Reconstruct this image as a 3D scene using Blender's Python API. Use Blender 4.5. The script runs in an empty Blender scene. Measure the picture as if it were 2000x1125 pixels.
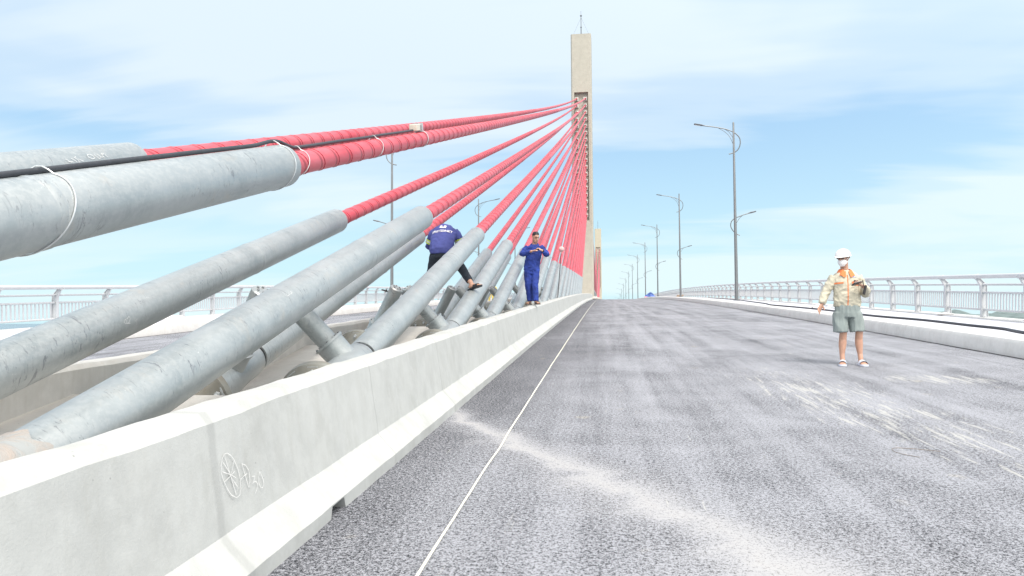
import bpy, bmesh, math, random
from math import sin, cos, pi, radians, sqrt, atan, atan2
from mathutils import Vector, Matrix, Euler, noise
from mathutils.bvhtree import BVHTree

random.seed(7)
S = bpy.context.scene
C = S.collection

# ------------------------------------------------------------------ camera, sky, sun, exposure
CAM_H = 1.19
YAW, PITCH, ROLL = radians(7.118), radians(2.539), radians(-0.332)
cd = bpy.data.cameras.new('camera'); cam = bpy.data.objects.new('camera', cd); C.objects.link(cam)
F = Vector((-sin(YAW)*cos(PITCH), cos(YAW)*cos(PITCH), sin(PITCH)))
R0 = Vector((cos(YAW), sin(YAW), 0)); U0 = R0.cross(F)
Rv = R0*cos(ROLL) + U0*sin(ROLL); Uv = U0*cos(ROLL) - R0*sin(ROLL)
cam.matrix_world = Matrix(((Rv.x, Uv.x, -F.x, 0), (Rv.y, Uv.y, -F.y, 0), (Rv.z, Uv.z, -F.z, CAM_H), (0, 0, 0, 1)))
cd.sensor_width = 36; cd.lens = 36*1444/2000; cd.clip_start = 0.05; cd.clip_end = 150000
S.camera = cam
S.view_settings.view_transform = 'Standard'; S.view_settings.look = 'None'
S.view_settings.exposure = 1.2; S.view_settings.gamma = 1

SUN_EL, SUN_AZ = radians(54), radians(152)      # azimuth measured from +Y towards +X (behind the camera, to its right)
sd = bpy.data.lights.new('sun', 'SUN'); sd.energy = 1.5; sd.angle = radians(24); sd.color = (1.0, 0.955, 0.88)
so = bpy.data.objects.new('sun', sd); C.objects.link(so)
sv = Vector((sin(SUN_AZ)*cos(SUN_EL), cos(SUN_AZ)*cos(SUN_EL), sin(SUN_EL)))
so.rotation_euler = sv.to_track_quat('Z', 'Y').to_euler(); so.location = (0, -5, 60)

W = bpy.data.worlds.new('World'); S.world = W; W.use_nodes = True
nt = W.node_tree; nt.nodes.clear()
def N(t, typ, **kw):
    n = t.nodes.new(typ)
    for k, v in kw.items(): setattr(n, k, v)
    return n
def mth(t, op, a, b=None, clamp=False):
    n = N(t, 'ShaderNodeMath', operation=op); n.use_clamp = clamp
    for i, v in enumerate((a, b)):
        if v is None: continue
        if isinstance(v, (int, float)): n.inputs[i].default_value = v
        else: t.links.new(v, n.inputs[i])
    return n.outputs[0]
def mix(t, f, a, b, mode='MIX'):
    n = N(t, 'ShaderNodeMixRGB', blend_type=mode)
    for i, v in enumerate((f, a, b)):
        if isinstance(v, (int, float)): n.inputs[i].default_value = v
        elif isinstance(v, (tuple, list)): n.inputs[i].default_value = (*v[:3], 1)
        else: t.links.new(v, n.inputs[i])
    return n.outputs[0]
def ramp(t, f, stops, interp='LINEAR'):
    n = N(t, 'ShaderNodeValToRGB'); cr = n.color_ramp; cr.interpolation = interp
    while len(cr.elements) < len(stops): cr.elements.new(0.5)
    for e, (p, c) in zip(cr.elements, stops):
        e.position = p; e.color = (c, c, c, 1) if isinstance(c, (int, float)) else (*c, 1)
    t.links.new(f, n.inputs[0]); return n.outputs[0]
def noise_tex(t, vec, scale, detail=4, rough=0.5, dist=0.0):
    n = N(t, 'ShaderNodeTexNoise'); n.inputs['Scale'].default_value = scale
    n.inputs['Detail'].default_value = detail; n.inputs['Roughness'].default_value = rough
    n.inputs['Distortion'].default_value = dist
    if vec is not None: t.links.new(vec, n.inputs['Vector'])
    return n.outputs['Fac']
def mapping(t, vec, loc=(0, 0, 0), rot=(0, 0, 0), scale=(1, 1, 1)):
    n = N(t, 'ShaderNodeMapping'); n.inputs['Location'].default_value = loc
    n.inputs['Rotation'].default_value = rot; n.inputs['Scale'].default_value = scale
    t.links.new(vec, n.inputs['Vector']); return n.outputs[0]

sky = N(nt, 'ShaderNodeTexSky', sky_type='NISHITA'); sky.sun_disc = False
sky.sun_elevation = SUN_EL; sky.sun_rotation = SUN_AZ; sky.air_density = 1.0; sky.dust_density = 0.6; sky.ozone_density = 1.2
tc = N(nt, 'ShaderNodeTexCoord'); sep = N(nt, 'ShaderNodeSeparateXYZ'); nt.links.new(tc.outputs['Generated'], sep.inputs[0])
zc = mth(nt, 'ADD', mth(nt, 'MAXIMUM', sep.outputs[2], 0.0), 0.16)
px = mth(nt, 'DIVIDE', sep.outputs[0], zc); py = mth(nt, 'DIVIDE', sep.outputs[1], zc)
cmb = N(nt, 'ShaderNodeCombineXYZ'); nt.links.new(px, cmb.inputs[0]); nt.links.new(py, cmb.inputs[1])
v1 = mapping(nt, cmb.outputs[0], loc=(9.4, 3.3, 0), rot=(0, 0, 0.32), scale=(0.42, 1.0, 1))
big = noise_tex(nt, v1, 0.85, 5, 0.52, 0.5)
v2 = mapping(nt, cmb.outputs[0], loc=(7, 1, 0), rot=(0, 0, 0.38), scale=(0.5, 2.6, 1))
wis = noise_tex(nt, v2, 1.1, 7, 0.5, 1.0)
cl = mth(nt, 'ADD', mth(nt, 'MULTIPLY', big, 0.80), mth(nt, 'MULTIPLY', wis, 0.20))
elev = mth(nt, 'MAXIMUM', sep.outputs[2], 0.0)
cl = mth(nt, 'ADD', cl, mth(nt, 'MULTIPLY', elev, 0.12))
# broad cloud banks and clear gaps, placed by compass direction and height
azm = mth(nt, 'ARCTAN2', sep.outputs[0], sep.outputs[1])
azm = mth(nt, 'ADD', azm, mth(nt, 'MULTIPLY', mth(nt, 'SUBTRACT', wis, 0.5), 0.5)); elw = mth(nt, 'ADD', elev, mth(nt, 'MULTIPLY', mth(nt, 'SUBTRACT', big, 0.5), 0.16))
for (a0, e0, sa, se, sl, amp) in ((.29, .195, .30, .050, .16, -.10), (.06, .165, .16, .030, .0, -.07), (-.70, .235, .30, .028, .0, -.15), (-.38, .125, .30, .030, .0, -.10), (-.40, .33, .40, .055, .0, .07), (.42, .135, .26, .018, .10, .12), (.30, .38, .5, .07, .0, .06)):
    da = mth(nt, 'SUBTRACT', azm, a0)
    de = mth(nt, 'DIVIDE', mth(nt, 'SUBTRACT', mth(nt, 'SUBTRACT', elw, e0), mth(nt, 'MULTIPLY', da, sl)), se)
    dn = mth(nt, 'DIVIDE', da, sa)
    g_ = mth(nt, 'EXPONENT', mth(nt, 'MULTIPLY', mth(nt, 'ADD', mth(nt, 'MULTIPLY', da, mth(nt, 'DIVIDE', dn, sa)), mth(nt, 'MULTIPLY', de, de)), -1.0))
    cl = mth(nt, 'ADD', cl, mth(nt, 'MULTIPLY', g_, amp))
mask = ramp(nt, cl, [(0.40, 0.0), (0.50, 0.55), (0.60, 1.0)], 'EASE')
# nishita, pulled towards the milky humid blue of the photograph's thin veil
base = mix(nt, 0.72, sky.outputs[0], (3.15, 5.0, 6.9))
hz = ramp(nt, elev, [(0.0, 1.0), (0.30, 0.0)], 'EASE')
base = mix(nt, mth(nt, 'MULTIPLY', hz, 0.8), base, (4.6, 6.5, 6.8))
cloudc = mix(nt, hz, (5.7, 6.45, 7.0), (5.6, 6.7, 6.9))
skyc = mix(nt, mth(nt, 'MULTIPLY', mask, 0.85), base, cloudc)
# added sky glow toward the sun, unseen behind the camera, to lift upright faces
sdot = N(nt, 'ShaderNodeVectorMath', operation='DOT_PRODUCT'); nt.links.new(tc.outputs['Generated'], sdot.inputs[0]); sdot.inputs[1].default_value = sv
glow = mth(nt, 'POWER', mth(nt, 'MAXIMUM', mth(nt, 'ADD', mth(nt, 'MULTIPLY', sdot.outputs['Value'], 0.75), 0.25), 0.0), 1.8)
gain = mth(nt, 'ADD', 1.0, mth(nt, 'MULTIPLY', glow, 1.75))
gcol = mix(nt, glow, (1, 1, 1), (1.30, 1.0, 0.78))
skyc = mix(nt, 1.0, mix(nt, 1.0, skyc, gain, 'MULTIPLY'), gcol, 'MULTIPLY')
bg = N(nt, 'ShaderNodeBackground'); bg.inputs['Strength'].default_value = 0.065
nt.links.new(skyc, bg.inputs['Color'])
wo = N(nt, 'ShaderNodeOutputWorld'); nt.links.new(bg.outputs[0], wo.inputs['Surface'])

# ------------------------------------------------------------------ bridge geometry constants
G, K = 0.0519, 1.19e-4
def rz(s): return G*s - K*s*s if s > -60 else G*s - K*s*s
SX_R, SX_L = -2.1, -3.1          # planes of the two rows of stays
MID = -2.6
TY = 99.0                        # front face of the near tower
TD = 3.4                         # its depth
# ------------------------------------------------------------------ mesh helpers
class MB:
    def __init__(s): s.v = []; s.f = []; s.m = []; s.hel = None; s.hv = []
    def add(s, vs, fs, mi=0):
        b = len(s.v); s.v += [tuple(p) for p in vs]
        for f in fs: s.f.append(tuple(b+i for i in f)); s.m.append(mi)
    def box(s, c, d, rot=None, mi=0):
        hx, hy, hz_ = d[0]/2, d[1]/2, d[2]/2
        vs = [Vector((x, y, z)) for x in (-hx, hx) for y in (-hy, hy) for z in (-hz_, hz_)]
        if rot is not None: vs = [rot @ p for p in vs]
        c = Vector(c); vs = [c+p for p in vs]
        s.add(vs, [(0, 1, 3, 2), (4, 6, 7, 5), (0, 4, 5, 1), (2, 3, 7, 6), (0, 2, 6, 4), (1, 5, 7, 3)], mi)
    def cbox(s, c, d, ch, rot=None, mi=0):      # box with chamfered vertical edges and top/bottom
        hx, hy, hz_ = d[0]/2, d[1]/2, d[2]/2
        def ring(a, z): return [Vector(p) for p in ((-a[0]+ch, -a[1], z), (a[0]-ch, -a[1], z), (a[0], -a[1]+ch, z), (a[0], a[1]-ch, z), (a[0]-ch, a[1], z), (-a[0]+ch, a[1], z), (-a[0], a[1]-ch, z), (-a[0], -a[1]+ch, z))]
        rs = [ring((hx-ch, hy-ch), -hz_), ring((hx, hy), -hz_+ch), ring((hx, hy), hz_-ch), ring((hx-ch, hy-ch), hz_)]
        s.rings([[(rot @ p if rot is not None else p)+Vector(c) for p in r] for r in rs], True, mi)
    def rings(s, rs, caps=True, mi=0, closed=True):
        n = len(rs[0]); b = len(s.v)
        for r in rs: s.v += [tuple(p) for p in r]
        for i in range(len(rs)-1):
            for j in range(n if closed else n-1):
                k = (j+1) % n
                s.f.append((b+i*n+j, b+i*n+k, b+(i+1)*n+k, b+(i+1)*n+j)); s.m.append(mi)
        if caps and closed:
            s.f.append(tuple(b+j for j in reversed(range(n)))); s.m.append(mi)
            e = b+(len(rs)-1)*n; s.f.append(tuple(e+j for j in range(n))); s.m.append(mi)
    def tube(s, pts, rad, seg=12, caps=True, mi=0, ref=None):
        pts = [Vector(p) for p in pts]; n = len(pts)
        if not isinstance(rad, (list, tuple)): rad = [rad]*n
        T = []
        for i in range(n):
            a = pts[max(i-1, 0)]; b = pts[min(i+1, n-1)]; d = b-a
            if d.length < 1e-9: d = T[-1] if T else Vector((0, 0, 1))
            T.append(d.normalized())
        if ref is None:
            ref = Vector((0, 0, 1)) if abs(T[0].z) < 0.9 else Vector((1, 0, 0))
        u = (Vector(ref) - T[0]*T[0].dot(Vector(ref))).normalized()
        rs = []
        for i in range(n):
            u = (u - T[i]*T[i].dot(u)).normalized(); w = T[i].cross(u)
            ra, rb = (rad[i] if isinstance(rad[i], (tuple, list)) else (rad[i], rad[i]))
            rs.append([pts[i] + u*(rb*cos(2*pi*j/seg)) + w*(ra*sin(2*pi*j/seg)) for j in range(seg)])
        s.rings(rs, caps, mi)
    def prism(s, outline, z0, z1, mi=0):
        s.rings([[Vector((x, y, z)) for x, y in outline] for z in (z0, z1)], True, mi)
    def ball(s, c, r, rx=None, seg=12, rot=None, mi=0):
        r = r if isinstance(r, (tuple, list)) else (r, r, r); rs = []; m = seg//2
        for i in range(1, m):
            t = pi*i/m
            ring = [Vector((r[0]*sin(t)*cos(2*pi*j/seg), r[1]*sin(t)*sin(2*pi*j/seg), -r[2]*cos(t))) for j in range(seg)]
            if rot is not None: ring = [rot @ p for p in ring]
            rs.append([p+Vector(c) for p in ring])
        s.rings(rs, True, mi)
    def sweep(s, prof, ss, mi=0, closed=False, caps=False, fn=None):
        rs = []
        for q in ss:
            ring = []
            for (x, h) in prof:
                if fn: x, h = fn(x, h, q)
                ring.append(Vector((x, q, rz(q)+h)))
            rs.append(ring)
        s.rings(rs, caps, mi, closed)
    def mesh(s, name, off=(0, 0, 0), angle=35):
        me = bpy.data.meshes.new(name); o = Vector(off)
        me.from_pydata([tuple(Vector(p)-o) for p in s.v], [], s.f)
        me.polygons.foreach_set('material_index', s.m)
        bm = bmesh.new(); bm.from_mesh(me); bmesh.ops.recalc_face_normals(bm, faces=bm.faces); bm.to_mesh(me); bm.free()
        me.polygons.foreach_set('use_smooth', [True]*len(me.polygons))
        me.set_sharp_from_angle(angle=radians(angle)); me.update(); return me
    def build(s, name, mats, parent=None, origin=None, angle=35):
        if parent is not None and origin is None: origin = WL[parent.name]
        if origin is None: origin = (0, 0, 0)
        me = s.mesh(name, origin, angle)
        return link(me, name, mats, parent, origin)
WL = {}
def link(me, name, mats, parent=None, origin=(0, 0, 0)):
    if not isinstance(mats, (list, tuple)): mats = [mats]
    for m in mats: me.materials.append(m)
    o = bpy.data.objects.new(name, me); C.objects.link(o)
    WL[o.name] = Vector(origin)
    if parent is not None:
        o.parent = parent; o.location = Vector(origin) - WL[parent.name]
    else: o.location = origin
    return o
def tag(o, label=None, cat=None, group=None, kind=None):
    if label: o['label'] = label
    if cat: o['category'] = cat
    if group: o['group'] = group
    if kind: o['kind'] = kind
    return o
def thing(name, loc, label, cat, group=None):
    o = bpy.data.objects.new(name, None); C.objects.link(o); o.location = loc; o.empty_display_size = 0.2
    WL[o.name] = Vector(loc); return tag(o, label, cat, group)
def copy_tree(o, parent=None, loc=None):
    c = o.copy(); C.objects.link(c)
    if parent is not None: c.parent = parent
    if loc is not None: c.location = loc
    WL[c.name] = Vector(loc) if loc is not None else WL.get(o.name, Vector())
    for ch in list(o.children): copy_tree(ch, c)
    return c

# ------------------------------------------------------------------ materials
def newmat(name):
    m = bpy.data.materials.new(name); m.use_nodes = True; t = m.node_tree; t.nodes.clear()
    b = N(t, 'ShaderNodeBsdfPrincipled'); o = N(t, 'ShaderNodeOutputMaterial'); t.links.new(b.outputs[0], o.inputs['Surface'])
    g = N(t, 'ShaderNodeNewGeometry'); return m, t, b, g.outputs['Position']
def setb(t, b, col=None, rough=None, metal=None):
    if col is not None:
        if isinstance(col, (tuple, list)): b.inputs['Base Color'].default_value = (*col[:3], 1)
        else: t.links.new(col, b.inputs['Base Color'])
    if rough is not None:
        if isinstance(rough, (int, float)): b.inputs['Roughness'].default_value = rough
        else: t.links.new(rough, b.inputs['Roughness'])
    if metal is not None: b.inputs['Metallic'].default_value = metal
def bump(t, b, h, strength=0.3, dist=0.01):
    n = N(t, 'ShaderNodeBump'); n.inputs['Strength'].default_value = strength; n.inputs['Distance'].default_value = dist
    t.links.new(h, n.inputs['Height']); t.links.new(n.outputs[0], b.inputs['Normal'])
def simple(name, c, rough=0.6, metal=0.0, var=0.12, scale=12, bmp=0.0, bscale=60, c2=None):
    m, t, b, P = newmat(name)
    tcn = N(t, 'ShaderNodeTexCoord').outputs['Object']
    f = noise_tex(t, tcn, scale, 5, 0.6)
    f = ramp(t, f, [(0.3, 0.0), (0.7, 1.0)])
    lo = c2 if c2 else tuple(x*(1-var) for x in c); hi = tuple(min(1, x*(1+var)) for x in c)
    setb(t, b, mix(t, f, lo, hi), rough, metal)
    if bmp: bump(t, b, noise_tex(t, tcn, bscale, 4, 0.6), bmp, 0.004)
    return m

def concrete(name, base, warm=(1, 1, 1), seams=(), streak=0.5, stain=0.25, rough=0.85):
    m, t, b, P = newmat(name)
    base = tuple(base[i]*warm[i] for i in range(3))
    big = ramp(t, noise_tex(t, P, 1.7, 6, 0.62, 0.3), [(0.32, 0), (0.68, 1)])
    col = mix(t, big, tuple(x*0.90 for x in base), tuple(min(1, x*1.06) for x in base))
    patch = ramp(t, noise_tex(t, P, 6.0, 6, 0.7, 0.2), [(0.42, 0), (0.60, 1)])
    col = mix(t, mth(t, 'MULTIPLY', patch, 0.5), col, tuple(min(1, x*1.13) for x in base))
    drk = ramp(t, noise_tex(t, mapping(t, P, loc=(7, 3, 2), scale=(1, 1.3, 0.7)), 3.2, 7, 0.72, 0.1), [(0.52, 0), (0.72, 1)])
    col = mix(t, mth(t, 'MULTIPLY', drk, 0.5), col, tuple(x*w for x, w in zip(base, (0.80, 0.79, 0.76))))
    vm = mapping(t, P, scale=(6, 6, 0.7))
    vs = ramp(t, noise_tex(t, vm, 2.2, 4, 0.6), [(0.50, 0), (0.75, 1)])
    col = mix(t, mth(t, 'MULTIPLY', vs, streak*0.4), col, tuple(x*w for x, w in zip(base, (0.78, 0.75, 0.70))))
    pores = N(t, 'ShaderNodeTexVoronoi'); pores.inputs['Scale'].default_value = 23; t.links.new(P, pores.inputs['Vector'])
    pd = ramp(t, pores.outputs['Distance'], [(0.06, 1), (0.11, 0)])
    pn = ramp(t, noise_tex(t, P, 5.0, 2), [(0.60, 0), (0.66, 1)])
    col = mix(t, mth(t, 'MULTIPLY', mth(t, 'MULTIPLY', pd, pn), 0.6), col, tuple(x*0.35 for x in base))
    if seams:
        sp = N(t, 'ShaderNodeSeparateXYZ'); t.links.new(P, sp.inputs[0])
        wob = mth(t, 'MULTIPLY', mth(t, 'SUBTRACT', noise_tex(t, mapping(t, P, scale=(1, 0.2, 1)), 6, 4, 0.7), 0.5), 0.05)
        y = mth(t, 'ADD', sp.outputs[1], wob); acc = None
        for (ys, wd, st) in seams:
            d = mth(t, 'ABSOLUTE', mth(t, 'SUBTRACT', y, ys))
            l = ramp(t, mth(t, 'DIVIDE', d, wd), [(0.35, st), (0.75, 0.0)])
            acc = l if acc is None else mth(t, 'MAXIMUM', acc, l)
        col = mix(t, acc, col, tuple(x*0.62 for x in base))
    setb(t, b, col, rough)
    fine = noise_tex(t, P, 90, 6, 0.7); med = noise_tex(t, P, 9, 5, 0.6)
    bump(t, b, mth(t, 'ADD', fine, mth(t, 'MULTIPLY', med, 1.5)), 0.25, 0.006)
    return m

M = {}
M['barrier'] = concrete('barrier_concrete', (0.44, 0.452, 0.448), seams=[(2.80, .05, .38), (4.81, .012, .5), (6.8, .014, .55), (8.9, .012, .3), (10.9, .02, .4), (13.1, .02, .45), (17.0, .03, .4), (21, .03, .4), (25, .03, .4), (31, .04, .4), (37, .04, .4), (45, .05, .4)])
M['concrete'] = concrete('deck_concrete', (0.50, 0.48, 0.45))
M['wall_old'] = concrete('shaded_side_concrete', (0.58, 0.565, 0.54), streak=1.0)
M['tower'] = concrete('tower_concrete', (0.41, 0.385, 0.335), streak=0.5)
M['tower2'] = concrete('yellowish_concrete', (0.46, 0.42, 0.33), streak=0.2)
M['kerb'] = concrete('kerb_concrete', (0.60, 0.60, 0.595), streak=0.5)
M['paving'] = concrete('pavement_screed', (0.50, 0.51, 0.56), streak=0.0)

def asphalt(name, left=False):
    m, t, b, P = newmat(name)
    sp = N(t, 'ShaderNodeSeparateXYZ'); t.links.new(P, sp.inputs[0]); X, Y = sp.outputs[0], sp.outputs[1]
    flat = mapping(t, P, scale=(1, 1, 0.0))
    vo = N(t, 'ShaderNodeTexVoronoi', feature='F1'); vo.inputs['Scale'].default_value = 150; t.links.new(flat, vo.inputs['Vector'])
    cellr = N(t, 'ShaderNodeSeparateColor'); t.links.new(vo.outputs['Color'], cellr.inputs[0]); cell = cellr.outputs[0]
    fine = mth(t, 'ADD', mth(t, 'MULTIPLY', noise_tex(t, flat, 120, 4, 0.9), 0.62), mth(t, 'MULTIPLY', noise_tex(t, mapping(t, flat, loc=(3, 8, 0)), 46, 3, 0.8), 0.38))
    grit = mth(t, 'ADD', mth(t, 'MULTIPLY', cell, 0.50), mth(t, 'ADD', mth(t, 'MULTIPLY', fine, 7.5), -3.45))
    # dust: broad patches, wheel streaks along the carriageway, a diagonal spill and dry slurry drips
    lon = noise_tex(t, mapping(t, flat, scale=(1.0, 0.035, 1)), 2.6, 7, 0.65, 0.15)
    blo = noise_tex(t, flat, 0.42, 5, 0.6, 0.6)
    pat = noise_tex(t, mapping(t, flat, loc=(5, 2, 0)), 1.3, 7, 0.65, 0.4)
    dust = mth(t, 'ADD', mth(t, 'MULTIPLY', lon, 0.50), mth(t, 'ADD', mth(t, 'MULTIPLY', blo, 0.32), mth(t, 'MULTIPLY', pat, 0.28)))
    dust = ramp(t, dust, [(0.40, 0.0), (0.66, 0.92)])
    if not left:
        # clean darker strip by the barrier
        edge = ramp(t, mth(t, 'ADD', X, mth(t, 'MULTIPLY', mth(t, 'SUBTRACT', pat, 0.5), 1.0)), [(0.0, 0.0), (0.001, 0.0)])
        ex = N(t, 'ShaderNodeMapRange'); ex.inputs['From Min'].default_value = -1.35; ex.inputs['From Max'].default_value = 0.3
        t.links.new(mth(t, 'ADD', X, mth(t, 'MULTIPLY', mth(t, 'SUBTRACT', blo, 0.5), 1.2)), ex.inputs['Value'])
        near = N(t, 'ShaderNodeMapRange'); near.inputs['From Min'].default_value = 6.5; near.inputs['From Max'].default_value = 8.0
        t.links.new(Y, near.inputs['Value'])
        k = mth(t, 'MULTIPLY', mth(t, 'SUBTRACT', 1.0, ex.outputs[0]), mth(t, 'ADD', mth(t, 'MULTIPLY', near.outputs[0], 0.30), 0.65))
        dust = mth(t, 'MULTIPLY', dust, mth(t, 'SUBTRACT', 1.0, k))
        # spilled cement band from barrier foot towards the right foreground
        ax, ay, bx, by = -1.35, 6.6, 1.0, 2.9
        L = sqrt((bx-ax)**2+(by-ay)**2); dx, dy = (bx-ax)/L, (by-ay)/L
        al = mth(t, 'ADD', mth(t, 'MULTIPLY', mth(t, 'SUBTRACT', X, ax), dx), mth(t, 'MULTIPLY', mth(t, 'SUBTRACT', Y, ay), dy))
        pe = mth(t, 'ADD', mth(t, 'MULTIPLY', mth(t, 'SUBTRACT', X, ax), -dy), mth(t, 'MULTIPLY', mth(t, 'SUBTRACT', Y, ay), dx))
        pe = mth(t, 'ADD', pe, mth(t, 'MULTIPLY', mth(t, 'SUBTRACT', pat, 0.5), 0.8))
        bw = mth(t, 'ADD', 0.13, mth(t, 'MULTIPLY', mth(t, 'MAXIMUM', al, 0.0), 0.075))
        band = ramp(t, mth(t, 'DIVIDE', mth(t, 'ABSOLUTE', pe), bw), [(0.35, 1.0), (1.0, 0.45)], 'EASE')
        band = ramp(t, mth(t, 'MULTIPLY', mth(t, 'DIVIDE', mth(t, 'ABSOLUTE', pe), bw), 0.4), [(0.0, 1.0), (0.28, 0.45), (0.80, 0.0)])
        dust = mth(t, 'MAXIMUM', dust, mth(t, 'MULTIPLY', band, mth(t, 'ADD', 0.60, mth(t, 'MULTIPLY', pat, 0.85))), clamp=True)
        # dusty foreground on the camera side of the band
        fg = N(t, 'ShaderNodeMapRange'); fg.inputs['From Min'].default_value = 0.1; fg.inputs['From Max'].default_value = 0.9
        t.links.new(mth(t, 'SUBTRACT', 0.0, pe), fg.inputs['Value'])
        fr = N(t, 'ShaderNodeMapRange'); fr.inputs['From Min'].default_value = -1.0; fr.inputs['From Max'].default_value = 0.6
        t.links.new(X, fr.inputs['Value'])
        dust = mth(t, 'MAXIMUM', dust, mth(t, 'MULTIPLY', mth(t, 'MULTIPLY', fg.outputs[0], fr.outputs[0]), mth(t, 'MULTIPLY', pat, 1.1)), clamp=True)
        # dry slurry drips, combed along the road
        rv = mapping(t, flat, rot=(0, 0, 0.17), scale=(13, 0.9, 1))
        dr = noise_tex(t, rv, 1.6, 6, 0.72, 0.4)
        cx = mth(t, 'DIVIDE', mth(t, 'SUBTRACT', X, mth(t, 'SUBTRACT', 3.3, mth(t, 'MULTIPLY', Y, 0.13))), 0.85)
        cy = mth(t, 'DIVIDE', mth(t, 'SUBTRACT', Y, 7.4), 3.9)
        rr = mth(t, 'ADD', mth(t, 'MULTIPLY', cx, cx), mth(t, 'MULTIPLY', cy, cy))
        reg = ramp(t, rr, [(0.15, 0.135), (1.15, 0.0)])
        cx2 = mth(t, 'DIVIDE', mth(t, 'SUBTRACT', X, 3.9), 0.9); cy2 = mth(t, 'DIVIDE', mth(t, 'SUBTRACT', Y, 9.3), 0.55)
        r2 = mth(t, 'ADD', mth(t, 'MULTIPLY', cx2, cx2), mth(t, 'MULTIPLY', cy2, cy2))
        reg = mth(t, 'MAXIMUM', reg, ramp(t, r2, [(0.2, 0.17), (1.1, 0.0)]))
        spots = ramp(t, noise_tex(t, mapping(t, flat, loc=(2.2, 0.4, 0), scale=(1.3, 0.9, 1)), 1.1, 3, 0.5), [(0.55, 0.0), (0.75, 0.085)])
        reg = mth(t, 'MAXIMUM', reg, spots)
        drip = ramp(t, mth(t, 'ADD', dr, reg), [(0.655, 0.0), (0.70, 1.0)])
        drip = mth(t, 'MULTIPLY', drip, mth(t, 'GREATER_THAN', reg, 0.012))
    tone = mth(t, 'ADD', grit, mth(t, 'MULTIPLY', dust, 0.72))
    m1 = ramp(t, tone, [(0.30, 0.0), (0.60, 0.26), (0.90, 0.66), (1.25, 1.0)])
    col = mix(t, m1, (0.010, 0.011, 0.016), (0.315, 0.325, 0.36))
    # small sandy smudges
    sm = ramp(t, noise_tex(t, mapping(t, flat, loc=(1.3, 7.2, 0)), 2.3, 3, 0.5), [(0.68, 0.0), (0.76, 1.0)])
    col = mix(t, mth(t, 'MULTIPLY', sm, mth(t, 'MULTIPLY', grit, 0.55)), col, (0.48, 0.44, 0.35))
    if not left:
        col = mix(t, mth(t, 'MULTIPLY', mth(t, 'MULTIPLY', band, band), mth(t, 'ADD', 0.05, mth(t, 'MULTIPLY', mth(t, 'MULTIPLY', fine, pat), 1.0))), col, (0.46, 0.44, 0.41))
        col = mix(t, mth(t, 'MULTIPLY', drip, mth(t, 'ADD', 0.15, mth(t, 'MULTIPLY', fine, 0.9))), col, (0.44, 0.44, 0.42))
    setb(t, b, col, 0.88); b.inputs['Specular IOR Level'].default_value = 0.25
    bump(t, b, mth(t, 'ADD', cell, fine), 0.2, 0.004)
    return m
M['asphalt'] = asphalt('asphalt'); M['asphalt_l'] = asphalt('asphalt_far', True)

def galvanised():
    m, t, b, P = newmat('galvanised_steel')
    a = ramp(t, noise_tex(t, P, 3.2, 5, 0.6, 0.6), [(0.3, 0), (0.7, 1)])
    col = mix(t, a, (0.300, 0.335, 0.350), (0.410, 0.440, 0.452))
    sp = noise_tex(t, mapping(t, P, scale=(1, 1, 1)), 38, 3, 0.7)
    col = mix(t, ramp(t, sp, [(0.45, 0), (0.6, 0.35)]), col, (0.49, 0.51, 0.515))
    fine = ramp(t, noise_tex(t, mapping(t, P, scale=(30, 5, 30)), 3.0, 5, 0.75), [(0.55, 0), (0.75, 0.4)])
    col = mix(t, fine, col, (0.31, 0.34, 0.36))
    # scuffs
    sc = noise_tex(t, mapping(t, P, rot=(0.5, 0.3, 0.9), scale=(5, 34, 9)), 1.0, 5, 0.75, 1.2)
    gate = ramp(t, noise_tex(t, P, 2.1, 3, 0.6), [(0.44, 0), (0.56, 1)])
    s2 = mth(t, 'MULTIPLY', ramp(t, sc, [(0.585, 0), (0.62, 1)]), gate)
    col = mix(t, mth(t, 'MULTIPLY', s2, 0.75), col, (0.17, 0.18, 0.20))
    wx = mth(t, 'MULTIPLY', ramp(t, noise_tex(t, mapping(t, P, loc=(4, 2, 1)), 26, 3, 0.7, 2.0), [(0.70, 0), (0.73, 1)]), gate)
    col = mix(t, mth(t, 'MULTIPLY', wx, 0.6), col, (0.75, 0.76, 0.76))
    ru = ramp(t, noise_tex(t, mapping(t, P, loc=(9, 1, 3)), 2.4, 6, 0.7, 0.8), [(0.60, 0), (0.78, 0.55)])
    col = mix(t, ru, col, (0.50, 0.44, 0.37))
    setb(t, b, col, ramp(t, sp, [(0.3, 0.34), (0.7, 0.52)]), 0.45)
    bump(t, b, mth(t, 'ADD', noise_tex(t, P, 14, 4, 0.6), mth(t, 'MULTIPLY', sc, 0.4)), 0.10, 0.006)
    return m
M['galv'] = galvanised()
M['galv_dk'] = simple('galvanised_fitting', (0.24, 0.25, 0.26), 0.5, 0.35, 0.25, 30, 0.15, 40)
M['galv_green'] = simple('primed_steel', (0.25, 0.26, 0.245), 0.6, 0.2, 0.15, 7, 0.2, 40, c2=(0.21, 0.195, 0.165))
M['bolt_zinc'] = simple('bright_zinc_bolt', (0.50, 0.53, 0.55), 0.4, 0.3, 0.12, 30)
M['rubber'] = simple('black_rubber', (0.018, 0.018, 0.022), 0.6, 0, 0.2, 20)
M['blackcable'] = simple('black_cable_sheath', (0.03, 0.033, 0.042), 0.5, 0, 0.25, 40)
M['tie'] = simple('steel_wire_tie', (0.62, 0.64, 0.66), 0.3, 0.5, 0.1)
M['white_paint'] = simple('white_railing_paint', (0.50, 0.515, 0.54), 0.4, 0, 0.05, 6)
M['chalk'] = simple('white_chalk', (0.78, 0.78, 0.78), 0.9, 0, 0.15, 60)
M['chalk_dim'] = simple('thin_chalk', (0.62, 0.63, 0.64), 0.9, 0, 0.15, 60)
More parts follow.
